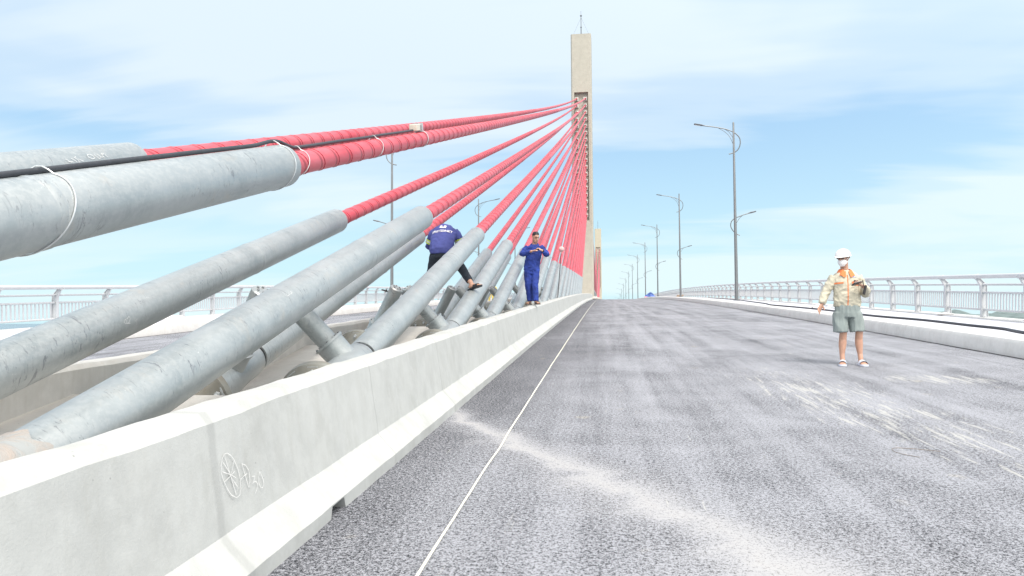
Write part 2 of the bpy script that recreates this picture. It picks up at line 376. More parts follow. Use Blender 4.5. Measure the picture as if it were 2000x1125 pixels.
M['lamp_steel'] = simple('lamp_post_steel', (0.18, 0.19, 0.20), 0.45, 0.5, 0.08, 3)
M['lamp_head'] = simple('lamp_head_casting', (0.16, 0.165, 0.18), 0.45, 0.3, 0.1)
M['lens'] = simple('lamp_lens', (0.6, 0.62, 0.62), 0.15, 0, 0.05)
M['plate'] = simple('anchor_plate_paint', (0.62, 0.61, 0.59), 0.6, 0, 0.1, 4)
M['string'] = simple('pale_string', (0.80, 0.78, 0.68), 0.9, 0, 0.12, 30)

def red_sheath():
    m, t, b, P = newmat('red_hdpe')
    at = N(t, 'ShaderNodeAttribute', attribute_name='hel')
    fr = mth(t, 'FRACT', at.outputs['Fac'])
    line = ramp(t, mth(t, 'ABSOLUTE', mth(t, 'SUBTRACT', fr, 0.5)), [(0.43, 0), (0.455, 1)])
    d = ramp(t, noise_tex(t, mapping(t, P, scale=(2, 0.5, 2)), 2.2, 6, 0.65), [(0.35, 0), (0.7, 1)])
    col = mix(t, d, (0.52, 0.042, 0.066), (0.56, 0.105, 0.135))
    dirt = ramp(t, noise_tex(t, P, 9, 5, 0.7, 1), [(0.55, 0), (0.75, 0.4)])
    col = mix(t, dirt, col, (0.46, 0.16, 0.18))
    col = mix(t, mth(t, 'MULTIPLY', line, 0.75), col, (0.24, 0.012, 0.022))
    setb(t, b, col, 0.42); bump(t, b, line, 0.5, 0.004)
    return m
M['red'] = red_sheath()
M['red_rib'] = simple('red_rib', (0.36, 0.022, 0.036), 0.5, 0, 0.15)

def water():
    m, t, b, P = newmat('sea_water')
    n = noise_tex(t, mapping(t, P, scale=(1, 2.2, 1)), 0.02, 8, 0.65)
    n2 = noise_tex(t, P, 0.35, 5, 0.6)
    setb(t, b, mix(t, n, (0.05, 0.10, 0.15), (0.09, 0.16, 0.20)), 0.22)
    bump(t, b, mth(t, 'ADD', n, n2), 0.6, 0.4); return m
M['water'] = water()
M['hill'] = simple('hazed_forest', (0.125, 0.165, 0.165), 0.95, 0, 0.35, 0.012)  # distance haze is mixed into this paler, bluer forest colour

# ------------------------------------------------------------------ the setting
def srange(a, b, d):
    n = max(1, int(round((b-a)/d))); return [a+(b-a)*i/n for i in range(n+1)]
LONG = srange(-24, 60, 1.0) + srange(62, 420, 2.0)
SEND = 420
KR, KL = 6.05, 2*MID-6.05           # kerb faces
def mx(x): return 2*MID - x
mb = MB(); mb.sweep([(-1.62, 0), (KR+0.03, 0)][::-1], LONG); tag(mb.build('road', M['asphalt']), kind='structure')
mb = MB(); mb.sweep([(mx(-1.40), 0), (KL-0.03, 0)], LONG); tag(mb.build('road', M['asphalt_l']), kind='structure')
def pavement(sgn):
    f = (lambda x: x) if sgn > 0 else mx
    prof = [(KR, -0.02), (KR+0.025, 0.20), (KR+0.06, 0.26), (KR+0.14, 0.288), (KR+0.30, 0.29), (KR+0.34, 0.285)]
    mb = MB(); mb.sweep([(f(x), h) for x, h in prof], LONG)
    prof2 = [(KR+0.34, 0.285), (9.78, 0.135)]
    mb.sweep([(f(x), h) for x, h in prof2], LONG, 1)
    prof3 = [(9.78, 0.135), (9.785, 0.170), (10.36, 0.170), (10.38, 0.150), (10.38, -0.35)]
    mb.sweep([(f(x), h) for x, h in prof3], LONG)
    tag(mb.build('pavement', [M['kerb'], M['paving']]), kind='structure')
pavement(1); pavement(-1)
# dark open joint at the kerb foot
for sgn in (1, -1):
    f = (lambda x: x) if sgn > 0 else mx
    mb = MB(); ss = srange(-10, 130, 0.35); a = []; bq = []
    for q in ss:
        w = 0.028+0.035*max(0, noise.noise(Vector((q*0.9, 3.1*sgn, 0))))+0.015*random.random()
        a.append(Vector((f(KR+0.02), q, rz(q)+0.006))); bq.append(Vector((f(KR-w), q, rz(q)+0.006)))
    n = len(a); mb.add(a+bq, [(i, i+1, n+i+1, n+i) for i in range(n-1)])
    tag(mb.build('road_joint', simple('open_joint_grime', (0.03, 0.03, 0.035), 0.9)), kind='structure')
# girder under the deck
mb = MB(); mb.sweep([(10.36, -0.35), (10.36, -0.6), (5.0, -1.0), (2.0, -3.6), (mx(2.0), -3.6), (mx(5.0), -1.0), (mx(10.36), -0.6), (mx(10.36), -0.35), (mx(6), -0.12), (6, -0.12)], LONG, closed=True, caps=True)
tag(mb.build('bridge_deck', M['concrete']), kind='structure')
# median floor: sawtooth anchor blocks under the stays
SE = [4.68, 8.65, 12.43, 16.2, 19.7, 23.6, 27.4] + [27.4+3.78*i for i in range(1, 12)]   # y where each pipe ends
NC = 18
mb = MB(); fl = 0.0; X0, X1 = mx(-1.76), -1.76
pts = [(-24, 0.0)]
for k in range(-4, NC):
    far = (SE[k]-4.2) if k >= 0 else SE[0]-4.2+3.78*k
    pts.append((far, 0.50)); pts.append((far+0.01, 0.0))
pts += [(TY-6, 0.3), (TY+TD+6, 0.3), (SEND, 0.3)]
pts = sorted(pts)
fine = []
for (a, ha), (b2, hb) in zip(pts, pts[1:]):
    n = max(1, int((b2-a)/3)); 
    for i in range(n): fine.append((a+(b2-a)*i/n, ha+(hb-ha)*i/n))
fine.append(pts[-1])
mb.rings([[Vector((X0, q, rz(q)+h)), Vector((X1, q, rz(q)+h))] for q, h in fine], False, 0, False)
tag(mb.build('median_floor', M['concrete'], angle=20), kind='structure')
# water to the horizon and the low wooded shore
mb = MB(); Rw = 90000
ring = [Vector((Rw*cos(2*pi*i/48), Rw*sin(2*pi*i/48), -18)) for i in range(48)]; mb.add(ring, [tuple(range(48))])
tag(mb.build('water', M['water']), kind='structure')
mb = MB(); rows = []
for j in range(9):
    row = []
    for i in range(161):
        az = radians(10 + 55*i/160); d = 6200+j*260
        prof = sin(pi*j/8)
        h = 1.7*prof*(34+26*noise.noise(Vector((i*0.09, j*0.25, 1)))+26*noise.noise(Vector((i*0.45, j*0.6, 4)))+10*noise.noise(Vector((i*1.7, j, 9))))
        fade = min(1, max(0.0, (i-22)/12)); h = h*fade
        row.append(Vector((d*sin(az), d*cos(az), -19+max(0, h))))
    rows.append(row)
mb.rings(rows, False, 0, False); tag(mb.build('hills', M['hill'], angle=80), kind='structure')

# ------------------------------------------------------------------ barriers
def barrier(sgn, mat, label, y0, y1):
    f = (lambda x: x) if sgn > 0 else mx
    prof = [(-1.385, 0.0), (-1.385, 0.068), (-1.505, 0.200), (-1.57, 0.645), (-1.608, 0.685), (-1.735, 0.685), (-1.765, 0.655), (-1.765, -0.05)]
    ss = sorted(set([q for q in LONG if y0 <= q <= y1 and not (-2 < q < 26)] + srange(-2, 26, 0.12) + ([3.65, 3.67, 3.74, 3.80, 3.84, 3.87] if sgn > 0 else []) + [y0, y1]))
    ss = [q for q in ss if y0 <= q <= y1]
    def fn(x, h, q):
        w = 0.005*noise.noise(Vector((q*1.7, h*7, 2.0)))+0.005*noise.noise(Vector((q*6, h*9, 5)))
        dz = 0.007*noise.noise(Vector((q*2.3, x*3, 8)))+0.005*noise.noise(Vector((q*8, x*20, 3))) if h > 0.6 else 0
        if sgn > 0 and h < 0.05 and x > -1.4: h = -0.01 + 0.006*noise.noise(Vector((q*9, 1, 1)))
        if sgn > 0 and 3.66 < q < 3.85 and x > -1.4 and h < 0.05: h = 0.060
        return f(x+w), h+dz
    mb = MB(); mb.sweep(prof, ss, fn=fn, closed=True, caps=True)
    o = mb.build('concrete_barrier', mat, origin=(f(-1.6), y0, rz(y0)), angle=28)
    tag(o, label, 'barrier', 'concrete barriers along the median'); return o
br = barrier(1, M['barrier'], 'long pale concrete barrier with chalk marks beside the right-hand carriageway', -24, TY-0.02)
bl = barrier(-1, M['wall_old'], 'greyer concrete barrier on the far side of the cables, with brown stain', -24, TY-0.02)
b3 = barrier(1, M['barrier'], 'far stretch of concrete barrier beyond the near tower, beside the right carriageway', TY+TD+0.02, SEND)
b4 = barrier(-1, M['wall_old'], 'far stretch of concrete barrier beyond the near tower, on the left carriageway side', TY+TD+0.02, SEND)

def ribbon(mb, pts, w, nrm):
    """thin raised stroke along pts (world), nrm(p) gives the outward normal"""
    P = [Vector(p) for p in pts]
    Q = []
    for a, b_ in zip(P, P[1:]):
        n = max(1, int((b_-a).length/0.012))
        for i in range(n): Q.append(a.lerp(b_, i/n))
    Q.append(P[-1]); L, Rr = [], []
    for i, p in enumerate(Q):
        d = (Q[min(i+1, len(Q)-1)]-Q[max(i-1, 0)]); n = nrm(p); sd_ = n.cross(d)
        if sd_.length < 1e-9: sd_ = Vector((0, 0, 1))
        sd_.normalize(); ww = w*(0.75+0.5*random.random())/2
        L.append(p+sd_*ww+n*0.002); Rr.append(p-sd_*ww+n*0.002)
    m = len(Q); mb.add(L+Rr, [(i, i+1, m+i+1, m+i) for i in range(m-1)])
CH = [[(2.87,.506),(2.85,.492),(2.836,.467),(2.831,.438),(2.84,.406),(2.86,.369),(2.886,.336),(2.923,.316),(2.952,.32),(2.964,.343),(2.969,.382),(2.963,.42),(2.94,.467),(2.919,.4895),(2.893,.505),(2.87,.506)],
 [(2.87,.502),(2.895,.417),(2.923,.328)],[(2.941,.465),(2.905,.419)],[(2.855,.475),(2.895,.422)],[(2.839,.4426),(2.9,.4155),(2.937,.3936)],[(2.845,.401),(2.895,.411),(2.934,.421)],[(2.9,.4045),(2.94,.357)],
 [(2.998,.436),(3.013,.387),(3.03,.328)],[(2.998,.436),(3.028,.423),(3.049,.396),(3.049,.361),(3.036,.3285)],[(2.972,.378),(3.007,.385),(3.032,.387)],
 [(3.069,.364),(3.092,.361),(3.084,.346),(3.067,.333)],[(3.07,.339),(3.099,.336),(3.111,.32),(3.096,.301),(3.079,.289)],[(3.142,.367),(3.128,.349),(3.122,.325),(3.132,.302),(3.15,.295),(3.165,.305),(3.164,.328),(3.152,.3535),(3.142,.367)]]
mb = MB()
nb = Vector((0.45, 0, 0.065)).normalized()
def bface(q, h): return Vector((-1.505-0.065*(h-0.205)/0.44+0.004, q, rz(q)+h))
for st in CH: ribbon(mb, [bface(q, h) for q, h in st], 0.0032, lambda p: nb)
tag(mb.build('chalk_marking', simple('worn_chalk', (0.66, 0.66, 0.655), 0.9, 0, 0.1, 60), br), 'faint chalk circle with spokes and the scrawl P30 on the barrier face')

# brown stain on the far barrier's inner face
mb = MB()
for i in range(26):
    q = 4.85+random.gauss(0, 0.06); h = 0.42+random.gauss(0, 0.05); r = 0.012+0.022*random.random()
    c = Vector((-3.408, q, rz(q)+h)); vs = [c+Vector((0.001*random.random(), r*cos(a)*(0.6+0.5*random.random()), r*1.5*sin(a)*(0.6+0.5*random.random()))) for a in [2*pi*j/9 for j in range(9)]]
    mb.add(vs, [tuple(range(9))])
mb.build('stain', simple('brown_stain', (0.15, 0.10, 0.08), 0.9, 0, 0.3, 30), bl)

# ------------------------------------------------------------------ towers
ROWZ = [31.19-0.935*k for k in range(NC)]
def tower(y0, dz, mat, label, cx=-2.765):
    base = (cx, y0+TD/2, rz(y0)+0)
    t = thing('bridge_tower', base, label, 'tower')
    hw = 1.385; c = 0.16; yb = y0+TD
    zt = 40.0+dz; zr0, zr1 = 14.55+dz, 32.0+dz
    def solid(): return [(cx-hw+c, y0), (cx+hw-c, y0), (cx+hw, y0+c), (cx+hw, yb-c), (cx+hw-c, yb), (cx-hw+c, yb), (cx-hw, yb-c), (cx-hw, y0+c)]
    rl, rr, dp = cx-0.97, cx+0.90, 0.55
    H = [(cx-hw+c, y0), (rl, y0), (rl, y0+dp), (rr, y0+dp), (rr, y0), (cx+hw-c, y0), (cx+hw, y0+c), (cx+hw, yb-c), (cx+hw-c, yb), (rr, yb), (rr, yb-dp), (rl, yb-dp), (rl, yb), (cx-hw+c, yb), (cx-hw, yb-c), (cx-hw, y0+c)]
    mb = MB(); mb.prism(solid(), -19, zr0); mb.prism(H, zr0, zr1); mb.prism(solid(), zr1, zt)
    mb.build('shaft', mat, t, angle=20)
    mb = MB(); zf = rz(y0)
    mb.box((cx, y0+TD/2, -9.5), (6.5, TD+3, 2*(zf-3.6+9.5-0.02)-0), None)
    mb.build('pier', M['concrete'], t)
    # anchor plates, front and back
    mb = MB(); mb.box((0, 0.09, 0), (0.50, 0.18, 0.50)); mb.tube([(0, 0.02, 0), (0, -0.10, -0.03)], [0.17, 0.15], 16)
    me = mb.mesh('anchor_plate', angle=30); me.materials.append(M['plate'])
    for k in range(NC):
        for x in (cx-0.97+0.30, cx+0.90-0.40):
            for (yy, rzz) in ((y0+dp-0.18, 0), (yb-dp+0.18, pi)):
                o = bpy.data.objects.new('anchor_plate', me); C.objects.link(o); o.parent = t
                o.location = Vector((x, yy, ROWZ[k]+dz))-Vector(base); o.rotation_euler = (0, 0, rzz)
                if x > cx: o['_r'] = 1
                if '_r' in o: del o['_r']
    # mast on top with stays
    mb = MB(); my = y0+TD/2
    mb.tube([(cx, my, zt), (cx, my, zt+1.4), (cx, my, zt+1.42), (cx, my, zt+3.1)], [0.075, 0.07, 0.05, 0.045], 8)
    mb.ball((cx, my, zt+3.18), (0.16, 0.16, 0.10), seg=8); mb.tube([(cx, my, zt+3.2), (cx, my, zt+3.75)], [0.03, 0.012], 6)
    mb.ball((cx, my, zt+3.75), 0.055, seg=6)
    mb.tube([(cx, my, zt+1.5), (cx, my, zt+1.62)], 0.11, 8)
    ms = mb.build('mast', M['lamp_steel'], t)
    for sx in (-1, 1):
        mb = MB(); mb.tube([(cx+sx*1.2, my-0.6, zt), (cx+sx*0.02, my, zt+2.9)], 0.013, 5)
        mb.build('guy_wire', M['lamp_steel'], ms)
    return t
tower(TY, 0, M['tower'], 'tall near concrete bridge tower holding the first fan of red cables')
TY2 = 319.0
tower(TY2, 0.6, M['tower2'], 'small far concrete bridge tower seen beyond the crest of the road', cx=-2.45)

# ------------------------------------------------------------------ stay cables
def frame(p0, d):
    d = d.normalized(); u = Vector((1, 0, 0)); u = (u-d*d.dot(u)).normalized(); w = u.cross(d); w = w if w.z > 0 else -w
    return d, u, w
PITCH_H = 0.31
def sheath_mesh(P0, P1, sag, r, seg, nseg, ribs, hel_off):
    L = (P1-P0).length
    def at(t):
        p = P0.lerp(P1, t); return p - Vector((0, 0, 1))*(sag*4*t*(1-t))
    mb = MB(); d, u, w = frame(P0, P1-P0)
    rs = []
    ts = [(i/nseg)**1.6 for i in range(nseg+1)]
    for t in ts:
        c = at(t); rs.append([c+u*(r*cos(2*pi*j/seg))+w*(r*sin(2*pi*j/seg)) for j in range(seg)])
    mb.rings(rs, True)
    hel = []
    for i in range(nseg):
        for j in range(seg):
            a0, a1 = j/seg, (j+1)/seg; h0, h1 = ts[i]*L/PITCH_H, ts[i+1]*L/PITCH_H
            hel += [h0+a0, h0+a1, h1+a1, h1+a0]
    hel += [0.5]*seg*2
    if ribs > 0:
        # raised helical rib: follows constant hel == integer
        turns = int(ribs/PITCH_H); q = []; n = turns*16
        for i in range(n+1):
            a = i/16.0; s_ = (PITCH_H*a)/L; ang = -2*pi*a
            c = at(s_+0.06/L); q.append((c, u*cos(ang)+w*sin(ang)))
        rs = []
        for c, o in q:
            rs.append([c+o*(r-0.002)-d*0.006, c+o*(r+0.004)-d*0.002, c+o*(r+0.004)+d*0.002, c+o*(r-0.002)+d*0.006])
        nf = len(mb.f); mb.rings(rs, True, 1); 
        for f in mb.f[nf:]: hel += [0.5]*len(f)
    return mb, hel
def ordinal(n): return ['first', 'second', 'third', 'fourth', 'fifth', 'sixth', 'seventh', 'eighth', 'ninth', 'tenth', 'eleventh', 'twelfth', 'thirteenth', 'fourteenth', 'fifteenth', 'sixteenth', 'seventeenth', 'eighteenth'][n]
ENDZ = [2.06, 2.04, 2.09, 2.10, 2.09, 2.10, 2.2] + [2.10]*12
CAB = {}; CUT = {}
def stay(k, row, ty, face, dz, detail, label, group, cxo=0.0):
    """k: index from the top anchor, row: 'R'/'L', face -1: towards the camera, +1: away"""
    x0 = (SX_R if row == 'R' else SX_L); tcx = -2.765+cxo
    xt = (tcx+0.50) if row == 'R' else (tcx-0.67)
    run = TY-SE[k]
    if face < 0: ye = ty-run; yt = ty+0.55-0.28
    else: ye = ty+TD+run; yt = ty+TD-0.55+0.28
    sgn = -face                     # direction (in y) from deck to tower
    zt = ROWZ[k]+dz; ze = rz(ye)+ENDZ[k]
    if row == 'R' and k == 0 and face < 0 and ty == TY: ze = rz(ye)+2.0
    if row == 'L' and k == 0 and face < 0 and ty == TY: ye -= 0.17; ze = rz(ye)+2.015
    cut = {(0, 'R'): .07, (1, 'R'): .28, (1, 'L'): .36, (2, 'R'): .33, (2, 'L'): .35, (3, 'R'): .25, (3, 'L'): .3, (4, 'R'): .2, (4, 'L'): .2}.get((k, row), 0) if face < 0 and ty == TY else 0
    ye -= cut; ze -= 0.30*cut
    E_ = Vector((x0, ye, ze)); T_ = Vector((xt, yt, zt-0.03))
    ch = (T_-E_); Lc = ch.length
    sagslope = 0.013*Lc/95; sag = sagslope*abs(T_.y-E_.y)/4
    d0 = Vector((ch.x, ch.y, ch.z - sagslope*abs(ch.y))).normalized()      # tangent at the deck end
    D, u, w = frame(E_, d0)
    root_y = ye-sgn*7.5; rootp = E_-d0*((ye-root_y)/d0.y if abs(d0.y) > 0 else 7)
    root = thing('stay_cable', (x0, root_y, rz(root_y)), label, 'cable', group)
    R = 0.138
    # sheath
    rib = {0: 32, 1: 26, 2: 18, 3: 12}.get(k, 0) if detail == 2 else 0
    smb, hel = sheath_mesh(E_-d0*0.12, T_, sag, 0.083, 20 if detail == 2 and k < 5 else 12, 26 if detail else 10, rib, 0)
    me = bpy.data.meshes.new('sheath'); off = WL[root.name]
    me.from_pydata([tuple(Vector(p)-off) for p in smb.v], [], smb.f); me.polygons.foreach_set('material_index', smb.m)
    a = me.attributes.new('hel', 'FLOAT', 'CORNER'); a.data.foreach_set('value', hel)
    me.polygons.foreach_set('use_smooth', [True]*len(me.polygons)); me.set_sharp_from_angle(angle=radians(50)); me.update()
    sh = link(me, 'sheath', [M['red'], M['red_rib']], root, off)
    # short swelling at the tower end
    if detail:
        mb = MB(); dd = (T_-E_).normalized(); mb.tube([T_-dd*1.3, T_-dd*0.5, T_-dd*0.45, T_], [0.085, 0.12, 0.14, 0.14], 12)
        mb.build('anchor_sleeve', M['red'], root)
    # steel pipe: open end with wall thickness and a rounded lip
    def P(a): return E_ + d0*(a+cut*1.045 if a < -5 else a)
    mb = MB(); lo = -6.5
    sg = 36 if (detail == 2 and k < 4) else 20
    mb.tube([P(lo+0.03), P(lo), P(lo), P(lo+0.01), P(lo+0.35), P(-2.2), P(-0.012), P(-0.003), P(0.0), P(0.0), P(-0.05)],
            [R-0.012, R-0.012, R-0.002, R, R, R, R, R-0.004, R-0.010, 0.086, 0.086], sg, True)
    pp = mb.build('steel_pipe', M['galv'], root, angle=50)
    if detail == 2:
        mb = MB(); mb.tube([P(-2.25), P(-2.235), P(-2.215), P(-2.2)], [R, R+0.0035, R+0.0035, R], sg, False)
        mb.build('weld', M['galv'], pp, angle=50)
    if detail == 2:
        if SE[k] > 5 or True:
            gy = -6.58
            mb = MB(); mb.tube([P(lo+0.02), P(gy-0.05)], [R-0.014, R-0.014], 24); mb.build('seal_ring', M['rubber'], root)
            mb = MB(); mb.tube([P(-7.5), P(-7.3), P(-6.8), P(-6.57), P(-6.55)], [0.185, 0.185, 0.155, 0.150, 0.138], 28)
            col = mb.build('collar', M['galv'], root, angle=40)
            # damper branch leaning to the middle of the median
            inward = Vector((-1, 0, 0)) if row == 'R' else Vector((1, 0, 0))
            up = w if w.z > 0 else -w
            ph_ = radians(39 if row == 'R' else 30); dirb = (inward*sin(ph_)+up*cos(ph_)).normalized()
            b0 = P(-6.76 if row == 'R' else -7.0)
            mb = MB(); mb.tube([b0, b0+dirb*0.12, b0+dirb*0.265, b0+dirb*0.266, b0+dirb*0.285, b0+dirb*0.286], [0.11, 0.118, 0.122, 0.134, 0.134, 0.11], 24)
            mb.build('branch', M['galv'], col, angle=40)
            ds_ = b0+dirb*0.284; Ls = 0.54
            mb = MB(); mb.tube([ds_, ds_+dirb*Ls, ds_+dirb*(Ls+0.004), ds_+dirb*(Ls+0.012)], [0.086, 0.086, 0.082, 0.074], 22)
            st = mb.build('damper_strut', M['galv'], root, angle=30)
            q = dirb.to_track_quat('Z', 'Y').to_matrix()
            mb = MB()
            for i in range(6):
                a_ = 2*pi*i/6; c_ = ds_+dirb*(Ls+0.012)+q @ Vector((0.046*cos(a_), 0.046*sin(a_), 0)); mb.tube([c_, c_+dirb*0.012], 0.010, 6)
            for i in range(8):
                a_ = 2*pi*i/8; c_ = b0+dirb*0.285+q @ Vector((0.114*cos(a_), 0.114*sin(a_), 0)); mb.tube([c_, c_+dirb*0.012], 0.009, 6)
            mb.build('bolt', M['galv_dk'], st)
            mb = MB()
            for (hh, aa) in ((0.40, 4.4), (0.22, 4.7), (0.40, 5.4)):
                c_ = ds_+dirb*hh+q @ Vector((0.0785*cos(aa), 0.0785*sin(aa), 0)); o_ = q @ Vector((cos(aa), sin(aa), 0)); mb.tube([c_-o_*0.004, c_+o_*0.001], 0.006, 8)
            mb.build('bolt_hole', M['rubber'], st)
            if row == 'L' and k == 3:
                mb = MB(); c_ = ds_+dirb*0.47; o_ = Vector((-0.9, -0.15, 0.25)).normalized(); mb.tube([c_+o_*0.07, c_+o_*0.17], 0.009, 8); mb.tube([c_+o_*0.10, c_+o_*0.115], 0.018, 6)
                mb.build('side_bolt', M['rubber'], st)
            # flange with nuts on square washers
            f0 = P(-7.5); RF = 0.31
            mb = MB(); mb.tube([f0-d0*0.03, f0-d0*0.03, f0, f0+d0*0.03, f0+d0*0.03], [0.17, RF-0.004, RF, RF, 0.17], 44, True)
            fg_ = mb.build('flange', M['galv_green'], root, angle=40)
            qf = (-d0).to_track_quat('Z', 'Y').to_matrix()
            for i in range(10):
                a_ = 2*pi*(i+0.5)/10; er = qf @ Vector((cos(a_), sin(a_), 0)); et = qf @ Vector((-sin(a_), cos(a_), 0))
                rot = Matrix((er, et, -d0)).transposed()
                c_ = f0-d0*0.036+er*0.248
                mb = MB(); mb.box(c_, (0.082, 0.078, 0.014), rot); mb.tube([c_-d0*0.007, c_-d0*0.032], 0.024, 6); mb.tube([c_-d0*0.03, c_-d0*0.075], 0.013, 8)
                mb.build('bolt', M['bolt_zinc'], fg_)
            mb = MB(); mb.tube([P(-9.5), P(-7.77), P(-7.75), P(-7.71), P(-7.69), P(-7.53)], [0.155, 0.155, 0.163, 0.163, 0.155, 0.155], 26)
            mb.build('deck_pipe', M['galv_green'], root, angle=40)
    else:
        mb = MB(); mb.tube([P(-8.6), P(-7.2), P(-7.2), P(-7.1), P(-7.1), P(lo)], [0.155, 0.155, 0.27, 0.27, 0.17, 0.15], 14); mb.build('collar', M['galv'], root)
    CAB[(k, row, ty, face)] = (root, E_, d0, pp); CUT[(k, row)] = cut*1.045 if (face < 0 and ty == TY) else CUT.get((k, row), 0)
    return root
FEAT = {
 (0, 'R'): 'uppermost large grey pipe and red cable with a black wire strapped along its top',
 (0, 'L'): 'uppermost cable of the back row, its pipe chalked with digits behind the strapped pipe',
 (1, 'R'): 'big grey pipe and red cable rising from the lower left corner, rusty at its foot',
 (1, 'L'): 'grey pipe and red cable crossing just below the topmost pair, chalked 02',
 (2, 'R'): 'cable in grey pipe passing in front of the bent worker',
 (2, 'L'): 'thin grey pipe half hidden under the big lower-left pipe, ending beside the bent worker',
 (3, 'R'): 'cable whose grey pipe carries the bent worker\'s right foot',
}
for k in range(NC):
    for row in ('R', 'L'):
        nm = 'front' if row == 'R' else 'back'
        lab = FEAT.get((k, row), '%s red stay cable from the camera in the %s row of the near fan' % (ordinal(k), nm))
        stay(k, row, TY, -1, 0, 2 if k < 11 else 1, lab, 'red stay cables in front of the near tower')
for k in range(NC):
    for row in ('R', 'L'):
        nm = 'right-hand' if row == 'R' else 'left-hand'
        stay(k, row, TY, 1, 0, 0, '%s red cable from the top, %s row, behind the near tower' % (ordinal(k), nm), 'red stay cables behind the near tower')
for k in range(NC):
    for row in ('R', 'L'):
        nm = 'right-hand' if row == 'R' else 'left-hand'
        stay(k, row, TY2, -1, 0.6, 0, '%s red cable from the top, %s row, of the small far tower' % (ordinal(k), nm), 'red stay cables of the far tower', cxo=0.315)

# chalk writing on the pipes (distance along the pipe from its end, angle round it)
def pipe_chalk(key, strokes, label, w=0.003):
    root, E_, d0, pp = CAB[key]; D, u, wv = frame(E_, d0); R = 0.1395; mb = MB()
    cf = CUT[key[:2]]
    def pt(a, th):
        a = a+cf if a < -2 else a
        return E_+d0*a+u*(R*cos(th))+wv*(R*sin(th))
    def nr(p): q = p-E_; q = q-d0*d0.dot(q); return q.normalized()
    for st in strokes:
        seq = []
        for (a0, t0), (a1, t1) in zip(st, st[1:]):
            for i in range(6): seq.append(pt(a0+(a1-a0)*i/6, t0+(t1-t0)*i/6))
        seq.append(pt(*st[-1])); ribbon(mb, seq, w, nr)
    tag(mb.build('chalk_marking', M['chalk_dim'], pp), label)
OF = 0.45      # keeps the strokes on the visible flank
pipe_chalk((0, 'L', TY, -1), [[(a, t+OF) for a, t in st] for st in [[(-0.765, 0.145), (-0.736, -0.053)], [(-0.757, -0.001), (-0.721, -0.009)], [(-0.719, 0.154), (-0.69, -0.046)], [(-0.672, 0.206), (-0.688, 0.15), (-0.669, 0.016), (-0.677, -0.073)], [(-0.666, 0.087), (-0.634, -0.054)],
 [(-0.568, 0.233), (-0.574, 0.117), (-0.55, 0.01), (-0.529, 0.043), (-0.53, 0.183), (-0.549, 0.247), (-0.568, 0.233)], [(-0.512, 0.219), (-0.493, 0.004), (-0.472, 0.026)], [(-0.482, 0.227), (-0.469, 0.079), (-0.459, 0.042), (-0.442, 0.077), (-0.452, 0.148)], [(-0.437, 0.241), (-0.418, 0.222), (-0.418, 0.122), (-0.408, 0.018)], [(-0.437, 0.241), (-0.446, 0.167), (-0.43, 0.171)]]], 'upside-down chalked digits')
pipe_chalk((1, 'L', TY, -1), [[(-4.579, 0.177), (-4.597, 0.07), (-4.585, -0.026), (-4.571, 0.063), (-4.579, 0.177)], [(-4.566, 0.148), (-4.538, 0.228), (-4.533, 0.106), (-4.554, -0.043), (-4.584, -0.004), (-4.539, -0.098)], [(-4.467, -0.03), (-4.485, -0.09), (-4.469, -0.247), (-4.479, -0.275)]], 'chalked 02')
pipe_chalk((1, 'R', TY, -1), [[(-4.325, 1.086), (-4.342, 0.79)], [(-4.312, 0.933), (-4.33, 0.76), (-4.292, 0.789), (-4.282, 0.896)], [(-4.257, 0.901), (-4.248, 0.804), (-4.283, 0.765)]], 'chalked scrawl')
# rusty tape round the foot of the big lower-left pipe
root, E_, d0, pp = CAB[(1, 'R', TY, -1)]
D, u, wv = frame(E_, d0)
mb = MB(); rs = []
for i in range(15):
    a = -7.4+0.29+0.95*i/14; ring = []
    for j in range(60):
        th = 2*pi*j/60; rr = 0.176 - 0.026*min(1, max(0, (a+6.7)/0.5)) + 0.0025*noise.noise(Vector((a*30, cos(th)*6, sin(th)*6)))
        aa = a + (0.035*noise.noise(Vector((cos(th)*3, sin(th)*3, 5))) if i == 14 else 0)
        ring.append(E_+d0*aa+u*(rr*cos(th))+wv*(rr*sin(th)))
    rs.append(ring)
mb.rings(rs, False)
def tape_mat():
    m, t, b, P = newmat('crumpled_wrap')
    a = ramp(t, noise_tex(t, P, 7, 6, 0.7, 1.2), [(0.42, 0), (0.60, 1)])
    col = mix(t, a, (0.32, 0.335, 0.34), (0.37, 0.325, 0.295))
    col = mix(t, ramp(t, noise_tex(t, P, 3.1, 3, 0.5), [(0.62, 0), (0.72, 0.6)]), col, (0.38, 0.28, 0.23))
    dk = ramp(t, noise_tex(t, mapping(t, P, scale=(1, 3, 1)), 26, 5, 0.7, 1.5), [(0.64, 0), (0.70, 0.8)])
    setb(t, b, mix(t, dk, col, (0.15, 0.15, 0.15)), 0.7); bump(t, b, a, 0.4, 0.008); return m
tag(mb.build('tape_wrap', tape_mat(), root, angle=70), 'peeling pinkish wrap round the foot of the pipe')

